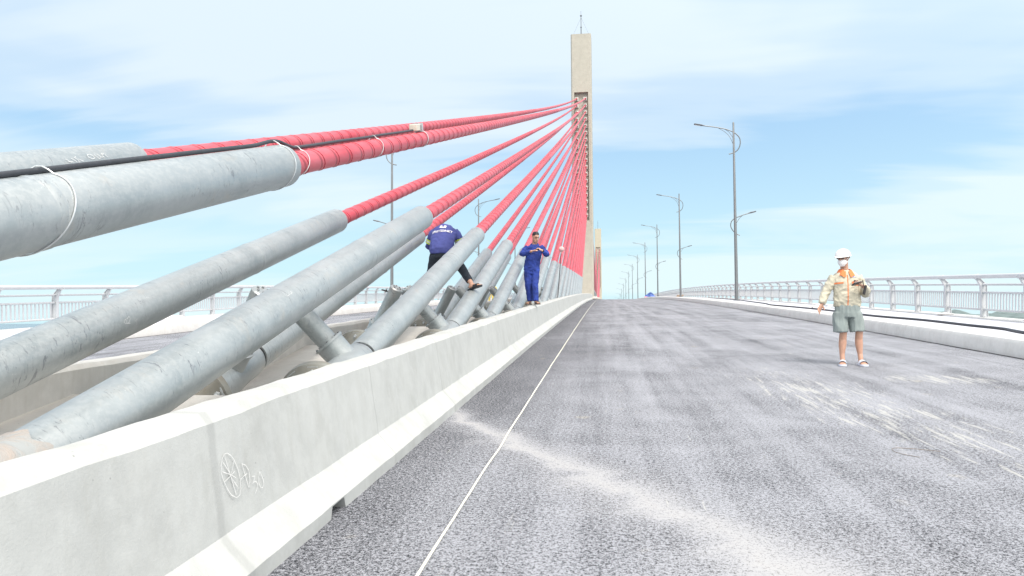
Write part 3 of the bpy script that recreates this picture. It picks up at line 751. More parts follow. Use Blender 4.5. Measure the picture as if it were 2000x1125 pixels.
# ------------------------------------------------------------------ black wire strapped on the uppermost pipe, with its box
root, E_, d0, pp = CAB[(0, 'R', TY, -1)]
D, u, wv = frame(E_, d0)
def onp(a, r, th=radians(96)): 
    c = E_+d0*a
    if a > 0: 
        T_ = Vector((-2.265, TY+0.27, ROWZ[0])); ch = T_-(E_-d0*0.12); c = E_-d0*0.12+ch*((a+0.12)/ch.length); c.z -= 0.29*4*((a+0.12)/ch.length)*(1-(a+0.12)/ch.length)
    return c+u*(r*cos(th))+wv*(r*sin(th))
pts = [onp(a, 0.138+0.013) for a in (-8, -6, -4, -2.5, -1.6, -0.8, -0.35)] + [onp(-0.22, 0.158), onp(-0.08, 0.165), onp(0.03, 0.157), onp(0.14, 0.128), onp(0.24, 0.107), onp(0.34, 0.103), onp(0.6, 0.102), onp(1.2, 0.105), onp(1.8, 0.103), onp(2.4, 0.106), onp(3.0, 0.105), onp(3.6, 0.108)]
P2 = []
for i in range(len(pts)-1):
    p0, p1, p2, p3 = pts[max(i-1, 0)], pts[i], pts[i+1], pts[min(i+2, len(pts)-1)]
    for j in range(5):
        t = j/5; P2.append(0.5*((2*p1)+(-p0+p2)*t+(2*p0-5*p1+4*p2-p3)*t*t+(-p0+3*p1-3*p2+p3)*t**3))
P2.append(pts[-1])
mb = MB(); mb.tube(P2, 0.0125, 12); bw = mb.build('power_wire', M['blackcable'], origin=tuple(pts[6]), angle=60)
tag(bw, 'thick black wire lying along the top of the uppermost grey pipe', 'wire')
bx = thing('sensor_box', tuple(onp(3.75, 0.09)), 'small pale metal box clamped on the uppermost red cable where the black wire ends', 'box')
rot = Matrix((u, d0, wv)).transposed(); c = onp(3.72, 0.135)
mb = MB(); mb.cbox(c, (0.09, 0.17, 0.075), 0.006, rot); mb.build('housing', simple('cream_cover', (0.60, 0.56, 0.48), 0.6), bx)
mb = MB(); mb.cbox(c+wv*0.041, (0.06, 0.13, 0.008), 0.002, rot); mb.build('lid', M['galv_dk'], bx)
mb = MB(); mb.box(onp(3.90, 0.13), (0.10, 0.03, 0.10), rot); mb.box(onp(3.86, 0.12), (0.07, 0.06, 0.07), rot, 1); mb.tube([onp(3.90, 0.093, 2*pi*i/24) for i in range(25)], 0.006, 6)
mb.build('clamp', [M['tie'], M['galv_dk']], bx)
for a, r, th0, lab in ((-2.22, 0.1395, 0.10, 'first wire tie, round the uppermost pipe near the left edge'), (-0.13, 0.1395, 0.06, 'wire tie round the open end of the uppermost pipe'), (0.24, 0.0865, 0.05, 'wire tie round the red cable just past the uppermost pipe end'), (2.05, 0.0865, 0.04, 'wire tie on the red cable between the uppermost pipe and the metal box')):
    pl = []
    for i in range(49):
        th = 2*pi*i/48; rr = r+0.0025; 
        k_ = max(0, 1-abs(((th-radians(96)+pi) % (2*pi))-pi)/0.32); rr += 0.027*k_*(2-k_)
        c = onp(a+th0*sin(th*1.0+0.4), rr, th); pl.append(c)
    mb = MB(); mb.tube(pl, 0.0032, 6); tag(mb.build('wire_tie', M['tie'], origin=tuple(onp(a, 0)), angle=60), lab, 'wire tie', 'wire ties holding the black wire')

# ------------------------------------------------------------------ railings
NP, SP = 100, 2.1
def railing(sgn, y0, label):
    f = (lambda x: x) if sgn > 0 else mx
    X = 10.10; zb = 0.170
    rt = thing('bridge_railing', (f(X), y0, rz(y0)+zb), label, 'railing', 'white railings along the outer edges of the bridge')
    off = WL[rt.name]
    # post: I-section plate that cranks towards the road at the top
    mb = MB(); s_ = -sgn
    prof = [(-0.075, 0.0), (0.075, 0.0), (0.075, 0.86), (-0.10, 1.05), (-0.19, 1.065), (-0.19, 0.995), (-0.145, 0.965), (-0.075, 0.84)]
    prof = [(x*sgn, z) for x, z in prof]
    mb.rings([[Vector((x, yy, z)) for x, z in prof] for yy in (-0.012, 0.012)], True)
    for side in ((1, 2, 3), (0, 7, 6)):
        for a, b_ in zip(side, side[1:]):
            (xa, za), (xb, zb_) = prof[a], prof[b_]; cx_, cz = (xa+xb)/2, (za+zb_)/2; L = sqrt((xa-xb)**2+(za-zb_)**2); ang = atan2(zb_-za, xb-xa)
            mb.box((cx_, 0, cz), (L, 0.085, 0.012), Matrix.Rotation(-ang, 3, 'Y'))
    mb.box((0, 0, 0.006), (0.22, 0.18, 0.012))
    for z, xx, r in ((0.20, 0, 0.030), (0.66, 0, 0.028), (0.87, 0.0, 0.028)):
        for q in (-0.062, 0.062): mb.tube([(xx, q-0.008, z), (xx, q+0.008, z)], r+0.010, 14)
    for q in (-0.075, 0.075): mb.tube([(-0.155*sgn, q-0.012, 1.09), (-0.155*sgn, q+0.012, 1.09)], 0.066, 16)
    mb.box((-0.155*sgn, 0, 1.045), (0.09, 0.13, 0.05))
    pm_ = mb.mesh('post', angle=30); pm_.materials.append(M['white_paint'])
    for i in range(NP):
        o = bpy.data.objects.new('post', pm_); C.objects.link(o); o.parent = rt; q = y0+i*SP
        o.location = Vector((f(X), q, rz(q)+zb))-off
    # rails
    ye = y0+(NP-1)*SP
    ss = srange(y0-1.0, ye+110, 2.1)
    for nm, z, xx, r in (('top_rail', 1.09, -0.155, 0.058), ('rail', 0.87, 0, 0.028), ('rail', 0.66, 0, 0.029), ('bottom_rail', 0.20, 0, 0.029)):
        mb = MB(); mb.tube([(f(X+xx), q, rz(q)+zb+z) for q in ss], r, 12, ref=(1, 0, 0)); mb.build(nm, M['white_paint'], rt, angle=60)
    # picket panels
    mb = MB(); n = 14
    for j in range(n):
        yy = -SP/2+SP*(j+0.5)/n*0.93+0.073; mb.box((0, yy, 0.43), (0.020, 0.042, 0.46))
    mb.box((0, 0, 0.645), (0.012, SP*0.9, 0.012)); mb.box((0, 0, 0.215), (0.012, SP*0.9, 0.012))
    pk = mb.mesh('picket_panel'); pk.materials.append(M['white_paint'])
    for i in range(NP):
        o = bpy.data.objects.new('picket_panel', pk); C.objects.link(o); o.parent = rt; q = y0+(i+0.5)*SP
        o.location = Vector((f(X), q, rz(q)+zb))-off; o.rotation_euler = (atan(G-2*K*q), 0, 0)
    mb = MB()
    for i in range(NP, NP+52):
        q = y0+i*SP; mb.box((f(X), q, rz(q)+zb+0.45), (0.16, 0.10, 0.9)); mb.box((f(X-0.1), q, rz(q)+zb+1.0), (0.08, 0.10, 0.25))
        mb.box((f(X), q+SP/2, rz(q+SP/2)+zb+0.43), (0.012, SP*0.9, 0.46))
    tag(mb.build('far_posts', M['white_paint'], rt), kind='stuff')
railing(1, 17.05-2*0+0.85-2.1*2+1.25, 'white steel railing on the right side of the bridge behind the man in the helmet')
railing(-1, 16.9, 'white steel railing on the far left side, seen between the grey pipes')

# ------------------------------------------------------------------ street lamps
def bez(pts, n=6):
    P_ = [Vector(p) for p in pts]; out = []
    for i in range(len(P_)-1):
        p0, p1, p2, p3 = P_[max(i-1, 0)], P_[i], P_[i+1], P_[min(i+2, len(P_)-1)]
        for j in range(n):
            t = j/n; out.append(0.5*((2*p1)+(-p0+p2)*t+(2*p0-5*p1+4*p2-p3)*t*t+(-p0+3*p1-3*p2+p3)*t**3))
    out.append(P_[-1]); return out
def lamp(sgn, x, y, label, group):
    z = rz(y)+0.24; t = thing('street_lamp', (x, y, z), label, 'street lamp', group); o = Vector((x, y, z))
    def V(a, b_, dy=0): return o+Vector((a*sgn, dy, b_))
    mb = MB(); mb.tube([V(0, 0.02), V(0, 0.9), V(0, 10.15), V(0, 10.2)], [0.10, 0.095, 0.050, 0.03], 14)
    pl = mb.build('pole', M['lamp_steel'], t)
    mb = MB(); mb.box(V(0, 0.012), (0.36, 0.36, 0.024)); 
    for sx in (-1, 1):
        for sy in (-1, 1): mb.tube([V(sx*0.13, 0.02, sy*0.13), V(sx*0.13, 0.07, sy*0.13)], 0.016, 6)
    mb.build('base_plate', M['lamp_steel'], t)
    mb = MB(); mb.box(V(0, 0.75, -0.094), (0.09, 0.012, 0.28)); mb.build('access_door', M['lamp_steel'], pl)
    mb = MB(); mb.tube(bez([V(-.28, 8.36), V(.03, 8.45), V(.26, 8.66), V(.36, 8.97), V(.32, 9.28), V(.13, 9.51), V(-.05, 9.64), V(-.48, 9.82), V(-1.1, 9.96), V(-1.66, 10.05)]), 0.030, 8)
    mb.tube(bez([V(-.86, 9.90), V(-.45, 9.62), V(-.2, 9.32), V(-.04, 8.93)]), 0.013, 6); mb.tube(bez([V(-.47, 9.80), V(-.25, 9.62), V(-.04, 9.30)]), 0.013, 6)
    mb.build('upper_arm', M['lamp_steel'], t)
    mb = MB(); mb.tube(bez([V(.24, 3.70), V(.06, 3.79), V(-.13, 3.97), V(-.25, 4.21), V(-.22, 4.47), V(-.06, 4.65), V(.14, 4.74), V(.5, 4.87), V(.78, 4.95)]), 0.026, 8)
    mb.tube(bez([V(.40, 4.84), V(.2, 4.62), V(.05, 4.38)]), 0.012, 6)
    mb.build('lower_arm', M['lamp_steel'], t)
    for (a0, z0, a1, z1, w_) in ((-1.6, 10.045, -2.2, 10.17, 0.11), (0.74, 4.95, 1.16, 5.05, 0.085)):
        p, q = V(a0, z0), V(a1, z1)
        mb = MB(); mb.tube([p, p.lerp(q, 0.15), p.lerp(q, 0.3), p.lerp(q, 0.5), p.lerp(q, 0.95), q], [(0.03, 0.03), (0.035, 0.035), (w_, 0.045), (w_*1.25, 0.04), (w_*1.2, 0.032), (w_*0.8, 0.01)], 12, ref=(0, 0, 1))
        h = mb.build('lamp_head', M['lamp_head'], t)
        mb = MB(); c = p.lerp(q, 0.68); mb.box(c-Vector((0, 0, 0.040)), ((q-p).length*0.42, w_*1.3, 0.012), Matrix.Rotation(-atan2(z1-z0, abs(a1-a0))*(1 if (a1-a0)*sgn > 0 else -1), 3, 'Y')); mb.build('lens', M['lens'], h)
    return t
l0 = lamp(1, 7.42, 43.0, 'tallest grey double-arm lamp post, nearest on the right-hand pavement', 'lamp posts along the right-hand pavement')
m0 = lamp(-1, mx(7.42), 43.0, 'nearest lamp post of the left row, rising behind the upper red cables', 'lamp posts along the left pavement')
for i in range(1, 12):
    y = 43.0+30.9*i
    o = copy_tree(l0, loc=(7.42, y, rz(y)+0.24)); o['label'] = '%s lamp post from the camera along the right-hand pavement' % ordinal(i)
    o = copy_tree(m0, loc=(mx(7.42), y, rz(y)+0.24)); o['label'] = '%s lamp post from the camera in the left row, seen between the red cables' % ordinal(i)

# ------------------------------------------------------------------ loose things
# string line
pts = []; random.seed(3)
for q in srange(1.2, 92, 0.25):
    x = -0.768+0.006*noise.noise(Vector((q*0.5, 1, 1)))+0.003*(random.random()-0.5)
    x += 0.012*(1-min(1, abs(q-5.3)/0.6)) if abs(q-5.3) < 0.6 else 0
    pts.append((x, q, rz(q)+0.006))
mb = MB(); mb.tube(pts, [0.0055+0.002*random.random() for _ in pts], 6)
tag(mb.build('string_line', M['string'], origin=pts[0], angle=60), 'pale string line pulled straight along the asphalt beside the barrier', 'string')
# hose along the right pavement
def hose(pl, r, label, seed):
    random.seed(seed); out = []
    for p in bez([(x, y, 0) for x, y in pl], 10):
        x = p.x+0.02*noise.noise(Vector((p.y*2.5, seed, 0))); h = 0.285-0.15*(x-6.39)/3.39
        out.append((x, p.y, rz(p.y)+h+r))
    mb = MB(); mb.tube(out, r, 8); return tag(mb.build('hose', M['blackcable'], origin=out[0], angle=60), label, 'hose')
hose([(6.9, 9.0), (6.75, 11.0), (6.80, 13.0), (7.09, 14.25), (7.04, 15.5), (7.06, 17.6), (6.66, 19.6), (6.84, 24), (6.71, 26.8), (6.45, 29.8), (6.9, 33), (7.3, 38.5), (7.9, 46), (8.2, 60)], 0.026, 'black hose snaking along the right-hand pavement near the kerb', 1)
hose([(6.95, 9.2), (6.85, 11.0), (6.88, 13.05), (7.15, 14.4), (7.11, 15.5), (7.12, 17.6), (6.76, 19.9), (6.9, 24.2), (7.2, 26.8), (7.6, 28.4), (8.0, 29.6), (8.4, 29.9)], 0.014, 'second black hose beside the first, ending by the plastic sheet', 2)

def crumple(name, c, d, mat, label, cat, seed, n=14, flat=0.35, group=None):
    """crumpled sheet or bag: low noisy closed heap"""
    random.seed(seed); mb = MB(); rows = []
    for i in range(n+1):
        for_ = []
        for j in range(n*2):
            th = 2*pi*j/(n*2); rr = i/n; a = 1+0.35*noise.noise(Vector((cos(th)*1.5, sin(th)*1.5, seed)))
            x, y = rr*a*d[0]/2*cos(th), rr*a*d[1]/2*sin(th)
            h = d[2]*(1-rr**2.2)*(0.55+0.9*abs(noise.noise(Vector((x*6, y*6, seed*3.3)))))
            for_.append(Vector((c[0]+x, c[1]+y, c[2]+max(0.002, h))))
        rows.append(for_)
    rows[0] = [rows[0][0].copy() for _ in rows[0]]
    b = 0
    mb.rings(rows, False); base = [Vector((p.x, p.y, c[2])) for p in rows[-1]]; mb.rings([rows[-1], base], False)
    o = mb.build(name, mat, origin=c, angle=22)
    return tag(o, label, cat, group)
sheetm = simple('grey_plastic_sheet', (0.42, 0.44, 0.47), 0.35, 0, 0.3, 8); whitem = simple('white_plastic', (0.75, 0.72, 0.70), 0.5, 0, 0.1, 12)
def pz(x, y): return rz(y)+0.285-0.15*(abs(x-MID)+MID-6.39)/3.39
crumple('plastic_sheet', (8.35, 28.6, pz(8.35, 28.6)), (0.9, 0.8, 0.13), sheetm, 'crumpled grey plastic sheet on the right pavement by the railing foot', 'plastic sheet', 5)
crumple('plastic_bag', (7.85, 28.9, pz(7.85, 28.9)), (0.55, 0.6, 0.15), whitem, 'pinkish white plastic bag beside the grey sheet on the right pavement', 'bag', 9)
crumple('plastic_bag', (mx(8.6), 22.4, pz(8.6, 22.4)), (0.9, 0.7, 0.16), whitem, 'white torn bag on the left pavement, just above the big pipe', 'bag', 12)
mb = MB(); c = Vector((8.9, 20.4, pz(8.9, 20.4)))
crumple('rag', (9.9, 23.1, rz(23.1)+0.170), (0.5, 0.45, 0.06), whitem, 'white rag lying on the edge strip under the right railing', 'rag', 17)
# boards and tarpaulin further up
bd = thing('board_stack', (7.9, 80, rz(80)+0.215), 'brown boards stacked on the right pavement beyond the second lamp post', 'boards')
for i in range(3):
    mb = MB(); mb.box((7.9+0.05*i, 80, rz(80)+0.215+0.04+0.075*i), (0.62, 1.2, 0.055), Matrix.Rotation(0.05*i-0.06, 3, 'Z'))
    mb.build('board', simple('timber_board', (0.40, 0.30, 0.22), 0.8, 0, 0.2, 5), bd)
crumple('tarpaulin', (7.75, 128, rz(128)+0.225), (2.3, 2.4, 1.05), simple('blue_tarpaulin', (0.055, 0.11, 0.34), 0.5, 0, 0.45, 2.2), 'blue tarpaulin heap on the right pavement at the crest of the road', 'tarpaulin', 23)
crumple('cloth', (7.0, 127, rz(127)+0.25), (0.8, 0.7, 0.35), simple('pink_cloth', (0.75, 0.30, 0.33), 0.7), 'small pink cloth in front of the blue tarpaulin', 'cloth', 24)
# rubble where the barrier meets the tower
for i, (x, y, s_) in enumerate([(-1.15, 90.0, 0.42), (-0.82, 92.5, 0.30), (-0.62, 94.5, 0.22), (-1.0, 93.8, 0.34)]):
    mb = MB(); mb.ball((0, 0, s_*0.35), (s_, s_*0.8, s_*0.55), seg=10)
    mb.v = [tuple(Vector(v)*(1+0.25*noise.noise(Vector(v)*4+Vector((i, 0, 0))))) for v in mb.v]
    mb.v = [(v[0], v[1], max(0, v[2])) for v in mb.v]
    me = mb.mesh('rubble_lump', angle=10)
    o = link(me, 'rubble_lump', M['concrete'], None, (x, y, rz(y)+0.004))
    tag(o, ['largest concrete lump, nearest at the foot of the near tower', 'middling concrete lump at the right of the rubble by the near tower', 'smallest concrete lump by the near tower, farthest out on the road', 'concrete lump behind the largest one at the near tower foot'][i], 'rubble', 'concrete lumps at the end of the barrier')
# wire scrap on the road
mb = MB(); mb.tube(bez([(2.25, 5.38, rz(5.38)+0.012), (2.08, 5.45, rz(5.45)+0.014), (1.96, 5.42, rz(5.42)+0.02), (1.95, 5.33, rz(5.33)+0.012), (2.04, 5.24, rz(5.24)+0.006), (2.06, 5.235, rz(5.235)+0.006)], 6), 0.0022, 6)
tag(mb.build('wire_scrap', simple('rusty_wire', (0.20, 0.17, 0.15), 0.6, 0.4), origin=(2.05, 5.35, rz(5.35)), angle=60), 'bent scrap of wire lying on the asphalt at lower right', 'wire')
# leaning rod with pale head
pr = thing('rod', (-1.72, 27.5, rz(27.5)+0.70), 'thin black rod with a pale round head, standing on the barrier against the pipes', 'rod')
mb = MB(); a, b_ = Vector((-1.72, 27.5, rz(27.5)+0.70)), Vector((-1.60, 27.9, rz(27.5)+2.45)); mb.tube([a, b_], 0.014, 8); mb.build('shaft', M['rubber'], pr)
mb = MB(); mb.ball(b_+Vector((0.01, 0, 0.10)), (0.11, 0.10, 0.11), seg=14); mb.tube([b_-Vector((0, 0, 0.06)), b_+Vector((0, 0, 0.05))], 0.03, 10); mb.build('head', simple('pale_pink_foam', (0.62, 0.42, 0.42), 0.8), pr)

# ------------------------------------------------------------------ people
def fuse(mb, voxel, name, off, smooth=4, fold=0.0, fs=14.0, seed=0, stretch=(1, 1, 1), angle=80):
    """merge overlapping closed lofts into one continuous skin"""
    me0 = bpy.data.meshes.new('tmp'); me0.from_pydata([tuple(p) for p in mb.v], [], mb.f)
    bm = bmesh.new(); bm.from_mesh(me0); bmesh.ops.recalc_face_normals(bm, faces=bm.faces); bm.to_mesh(me0); bm.free()
    ob = bpy.data.objects.new('tmp', me0); C.objects.link(ob)
    r = ob.modifiers.new('r', 'REMESH'); r.mode = 'VOXEL'; r.voxel_size = voxel; r.adaptivity = 0
    sm = ob.modifiers.new('s', 'SMOOTH'); sm.iterations = smooth; sm.factor = 0.5
    dg = bpy.context.evaluated_depsgraph_get(); dg.update()
    me = bpy.data.meshes.new_from_object(ob.evaluated_get(dg))
    bpy.data.objects.remove(ob); bpy.data.meshes.remove(me0)
    me.name = name
    if fold:
        ns = [v.normal.copy() for v in me.vertices]
        for v, n in zip(me.vertices, ns):
            p = v.co
            q = Vector((p.x*fs*stretch[0]+seed, p.y*fs*stretch[1], p.z*fs*stretch[2]))
            a = 1-abs(noise.noise(q))*2.2; b_ = noise.noise(q*2.3+Vector((5, 5, 5)))
            v.co = p + n*(fold*(a*0.8+b_*0.5))
    o = Vector(off)
    for v in me.vertices: v.co -= o
    me.polygons.foreach_set('use_smooth', [True]*len(me.polygons)); me.update()
    while me.materials: me.materials.pop()
    return me
def bvh(me, off):
    o = Vector(off); return BVHTree.FromPolygons([v.co+o for v in me.vertices], [list(p.vertices) for p in me.polygons])
def patch(mb, tree, c, u, v, w, h, dirn, nx=6, ny=6, off=0.003, mi=0, outline=None):
    """a small piece of cloth or print laid on the garment under it"""
    c, u, v, dirn = Vector(c), Vector(u), Vector(v), Vector(dirn).normalized(); g = []
    for j in range(ny+1):
        for i in range(nx+1):
            p = c+u*(w*(i/nx-0.5))+v*(h*(j/ny-0.5)); hit = tree.ray_cast(p-dirn*0.3, dirn)
            q = hit[0]-dirn*off if hit[0] is not None else p
            g.append(q)
    mb.add(g, [(j*(nx+1)+i, j*(nx+1)+i+1, (j+1)*(nx+1)+i+1, (j+1)*(nx+1)+i) for j in range(ny) for i in range(nx)], mi)
def head_rings(mb, Mx, s=1.0):
    R_ = [(-.118, .020, .026, -.058), (-.104, .042, .044, -.045), (-.080, .056, .064, -.027), (-.050, .065, .080, -.013), (-.018, .070, .088, -.004), (.015, .073, .094, 0), (.045, .074, .096, .003), (.075, .067, .088, .006), (.098, .048, .064, .008), (.112, .020, .028, .008)]
    rs = []
    for z, rx, ry, cy in R_:
        ring = []
        for j in range(20):
            a = 2*pi*j/20; x = rx*cos(a); y = cy+ry*sin(a)
            if sin(a) < -0.5 and -0.03 < z < 0.03: y += 0.006*(1 if 0.25 < abs(cos(a)) < 0.75 else 0)
            ring.append(Mx @ (Vector((x, y, z))*s))
        rs.append(ring)
    mb.rings(rs)
    T_ = lambda *p: Mx @ (Vector(p)*s)
    mb.tube([T_(0, -.086, .022), T_(0, -.104, -.008), T_(0, -.113, -.026), T_(0, -.094, -.036)], [.008*s, .010*s, .015*s, .010*s], 8)
    mb.tube([T_(-.040, -.083, .036), T_(-.018, -.094, .036), T_(.018, -.094, .036), T_(.040, -.083, .036)], .008*s, 6)
    mb.tube([T_(-.024, -.083, -.060), T_(0, -.094, -.057), T_(.024, -.083, -.060)], .0065*s, 6)
    mb.tube([T_(-.022, -.080, -.070), T_(0, -.091, -.069), T_(.022, -.080, -.070)], .0065*s, 6)
    for sx in (-1, 1): mb.tube([T_(sx*.070, .010, .026), T_(sx*.080, .014, .006), T_(sx*.072, .004, -.026)], [(.006*s, .014*s), (.007*s, .020*s), (.006*s, .010*s)], 8)
def hand(mb, Mx, side, curl=0.5, s=1.0, curls=None, thumb=(0.75, 0.35, -0.55)):
    """wrist at origin, fingers along -z, palm towards +y, thumb on the side*x edge"""
    T_ = lambda *p: Mx @ (Vector(p)*s)
    mb.tube([T_(0, 0, .03), T_(0, 0, 0), T_(0, 0, -.03), T_(0, 0, -.075), T_(0, 0, -.092)], [(.024*s, .019*s), (.026*s, .018*s), (.036*s, .017*s), (.040*s, .015*s), (.036*s, .011*s)], 12, ref=tuple(Mx.to_3x3() @ Vector((0, 1, 0))))
    for i, (x, L) in enumerate(((side*.030, .068), (side*.010, .078), (-side*.010, .073), (-side*.029, .057))):
        p = Vector((x, 0, -.086)); a = 0; pts = [T_(*(p+Vector((0, 0, .02)))), T_(*p)]; sp = x*2.2
        c_ = (curls[i] if curls else curl*(1+0.15*i))
        for seg, fr in enumerate((0.45, 0.32, 0.23)):
            a += c_*(0.8 if seg == 0 else 1.0); d_ = Vector((sp*cos(a)*0.6, sin(a), -cos(a))); p = p+d_.normalized()*L*fr; pts.append(T_(*p))
        mb.tube(pts, [.0095*s, .0095*s, .0085*s, .0078*s, .0062*s], 8)
    th = Vector(thumb); th.x *= side; th.normalize(); p0 = Vector((side*.026, .004, -.018)); p1 = p0+th*.036; p2 = p1+(th+Vector((-side*.3, .25, -.5))).normalized()*.030
    mb.tube([T_(*p0), T_(*p1), T_(*p2)], [.014*s, .0115*s, .008*s], 8)
def frm(p, zdir, ydir):
    z = -Vector(zdir).normalized(); y = Vector(ydir); y = (y-z*z.dot(y)).normalized(); x = y.cross(z)
    m = Matrix((x, y, z)).transposed().to_4x4(); m.translation = Vector(p); return m
def foot(mb, p, d, s=1.0):
    """bare foot: heel under the ankle p (ankle height 0.08 over the sole), toes towards d"""
    d = Vector(d).normalized(); p = Vector(p); sd_ = d.cross(Vector((0, 0, 1))).normalized(); dn = Vector((0, 0, -1))
    mb.tube([p-d*.045*s+dn*.045*s, p-d*.02*s+dn*.045*s, p+d*.05*s+dn*.045*s, p+d*.11*s+dn*.056*s, p+d*.15*s+dn*.062*s, p+d*.165*s+dn*.064*s], [(.024*s, .026*s), (.033*s, .033*s), (.036*s, .034*s), (.043*s, .024*s), (.042*s, .016*s), (.034*s, .010*s)], 12, ref=(0, 0, 1))
    for i in range(5):
        o = (i-2)*.0165*s; L = (.185-.008*abs(i-0.5) if i else .19)*s
        a_ = p+dn*.064*s+sd_*o+d*.145*s; mb.tube([a_, p+dn*.066*s+sd_*o*1.05+d*L], [.010*s, .0075*s], 6)
def sandal(mb, p, d, s=1.0, strap=True):
    d = Vector(d).normalized(); p = Vector(p); sd_ = d.cross(Vector((0, 0, 1))).normalized(); out = []
    for t_, w_ in ((-.065, .020), (-.055, .033), (0, .037), (.06, .040), (.12, .050), (.17, .048), (.20, .030), (.207, .012)): out.append((t_, w_))
    L = [p+d*t_*s+sd_*w_*s for t_, w_ in out]; R_ = [p+d*t_*s-sd_*w_*s for t_, w_ in reversed(out)]
    dn = Vector((0, 0, -1)); mb.rings([[q+dn*.104*s for q in L+R_], [q+dn*.080*s for q in L+R_]])
    if strap:
        rs = []
        for t_ in (.055, .135):
            rs.append([p+d*t_*s+sd_*(.053*s*cos(pi*i/10))+Vector((0, 0, 1))*(-.088*s+(.060 if t_ < .1 else .048)*s*sin(pi*i/10)) for i in range(11)])
        rs2 = [[q+Vector((0, 0, .005)) for q in r] for r in rs]
        mb.rings(rs, False, 0, False); mb.rings(rs2, False, 0, False)
skin = simple('skin', (0.47, 0.275, 0.20), 0.55, 0, 0.10, 20); skin.node_tree.nodes['Principled BSDF'].inputs['Subsurface Weight'].default_value = 0.08
hairm = simple('black_hair', (0.012, 0.012, 0.016), 0.5, 0, 0.4, 120, 0.4, 200)
eyem = simple('eye_dark', (0.03, 0.025, 0.02), 0.2)
def cloth(name, c, var=0.10, rough=0.85): return simple(name, c, rough, 0, var, 7, 0.12, 300)

# ---- the man in the white helmet, standing on the road
O1 = Vector((3.395, 10.80, rz(10.80)+0.004)); B = lambda x, y, z: O1+Vector((x, y, z))
p1 = thing('person', tuple(O1), 'person in white helmet, face mask, cream jacket and grey shorts standing on the road', 'person')
Mh = Matrix.Translation(B(-.085, -.02, 1.485)) @ Matrix.Rotation(radians(-38), 4, 'Z') @ Matrix.Rotation(radians(8), 4, 'X') @ Matrix.Scale(0.89, 4)
mb = MB(); head_rings(mb, Mh, 0.98)
mb.tube([Mh @ Vector((0, .02, -.05)), B(-.055, .03, 1.33), B(-.045, .035, 1.26)], [.052, .053, .062], 14)
mb.tube([B(-.045, .03, 1.28), B(-.045, .02, 1.1), B(-.04, .0, .95), B(-.04, 0, .80), B(-.04, 0, .74)], [(.09, .055), (.11, .07), (.10, .065), (.11, .075), (.11, .075)], 16, ref=(0, 1, 0))
ra = [B(-.20, .02, 1.19), B(-.325, .02, 1.00), B(-.385, -.03, .845)]; la = [B(.11, .02, 1.19), B(.19, .03, 1.0), B(.115, -.20, 1.085)]
mb.tube(ra, [.034, .032, .027], 12); mb.tube(la, [.034, .032, .027], 12)
hand(mb, frm(ra[2], Vector((-.45, -.10, -.85)), (0.5, -.75, 0)), -1, 0.30, 0.96, curls=(0.10, 0.32, 0.42, 0.5))
hand(mb, frm(la[2], Vector((-.85, -.45, .25)), (0, -.2, 1)), 1, 0.45, 0.96)
for sx, kn, an, ft in ((-1, (-.105, -.02, .47), (-.120, .0, .085), (-.30, -1, 0)), (1, (.105, -.02, .47), (.118, -.01, .085), (-.05, -1, 0))):
    mb.tube([B(-.04+sx*.075, 0, .78), B(-.03+sx*.105, -.01, .60), B(*kn), B(kn[0]*1.01, .012, .36), B(kn[0]+sx*.004, .018, .29), B(an[0], .012, .15), B(*an), B(an[0], -.005, .05)], [.085, .070, .050, .050, .052, .034, .032, .034], 14)
    foot(mb, B(*an), ft)
me = fuse(mb, .0055, 'body', O1, 5); body = link(me, 'body', skin, p1, O1)
# jacket
mb = MB()
mb.tube([B(-.045, .03, 1.305), B(-.045, .025, 1.275), B(-.045, .02, 1.23), B(-.045, .01, 1.15), B(-.04, 0, 1.0), B(-.04, 0, .88), B(-.04, 0, .845), B(-.04, 0, .81)], [(.075, .065), (.135, .085), (.170, .104), (.176, .118), (.168, .120), (.180, .124), (.176, .116), (.176, .115)], 28, ref=(0, 1, 0))
mb.tube([B(-.20, .02, 1.225), B(-.235, .02, 1.165), B(-.322, .02, 1.0), B(-.362, -.01, .91), B(-.385, -.03, .855)], [.064, .062, .055, .050, .040], 16)
mb.tube([B(.11, .02, 1.225), B(.142, .02, 1.165), B(.192, .03, 1.0), B(.200, -.01, .985), B(.185, -.10, 1.03), B(.13, -.185, 1.075)], [.064, .062, .057, .056, .052, .041], 16)
meJ = fuse(mb, .008, 'jacket', O1, 4, .010, 13, 3.3, (1, 1, 1.1)); jk = link(meJ, 'jacket', cloth('cream_cloth', (0.50, 0.47, 0.38), 0.07), p1, O1); tj = bvh(meJ, O1)
orange = cloth('orange_cloth', (0.72, 0.20, 0.07))
mb = MB()
rs = []
for (z, r, dz) in ((1.255, .092, 0), (1.30, .074, .0), (1.345, .068, 0), (1.335, .080, 0), (1.262, .122, 0)):
    rs.append([B(-.05+r*cos(a)*1.05, .03+r*sin(a)*1.0-(0.03 if sin(a) < -0.5 else 0), z-(.045 if sin(a) < -0.8 else 0.012*(1-sin(a)))) for a in [radians(-90+14+(332)*j/26) for j in range(27)]])
mb.rings(rs, False, 0, False); mb.build('collar', orange, jk, angle=60)
mb = MB(); patch(mb, tj, B(-.06, -.2, 1.03), (1, 0, 0), (.03, 0, 1), .012, .44, (0, 1, 0), 2, 26); mb.build('placket', orange, jk, angle=80)
mb = MB(); patch(mb, tj, B(-.165, -.2, 1.135), (1, 0, .10), (0, 0, 1), .105, .020, (0, 1, 0), 8, 3, .006); mb.build('pocket_flap', orange, jk, angle=80)
mb = MB(); patch(mb, tj, B(.055, -.2, 1.125), (1, 0, -.05), (0, 0, 1), .115, .052, (0, 1, 0), 8, 5, .007); mb.build('pocket_flap', orange, jk, angle=80)
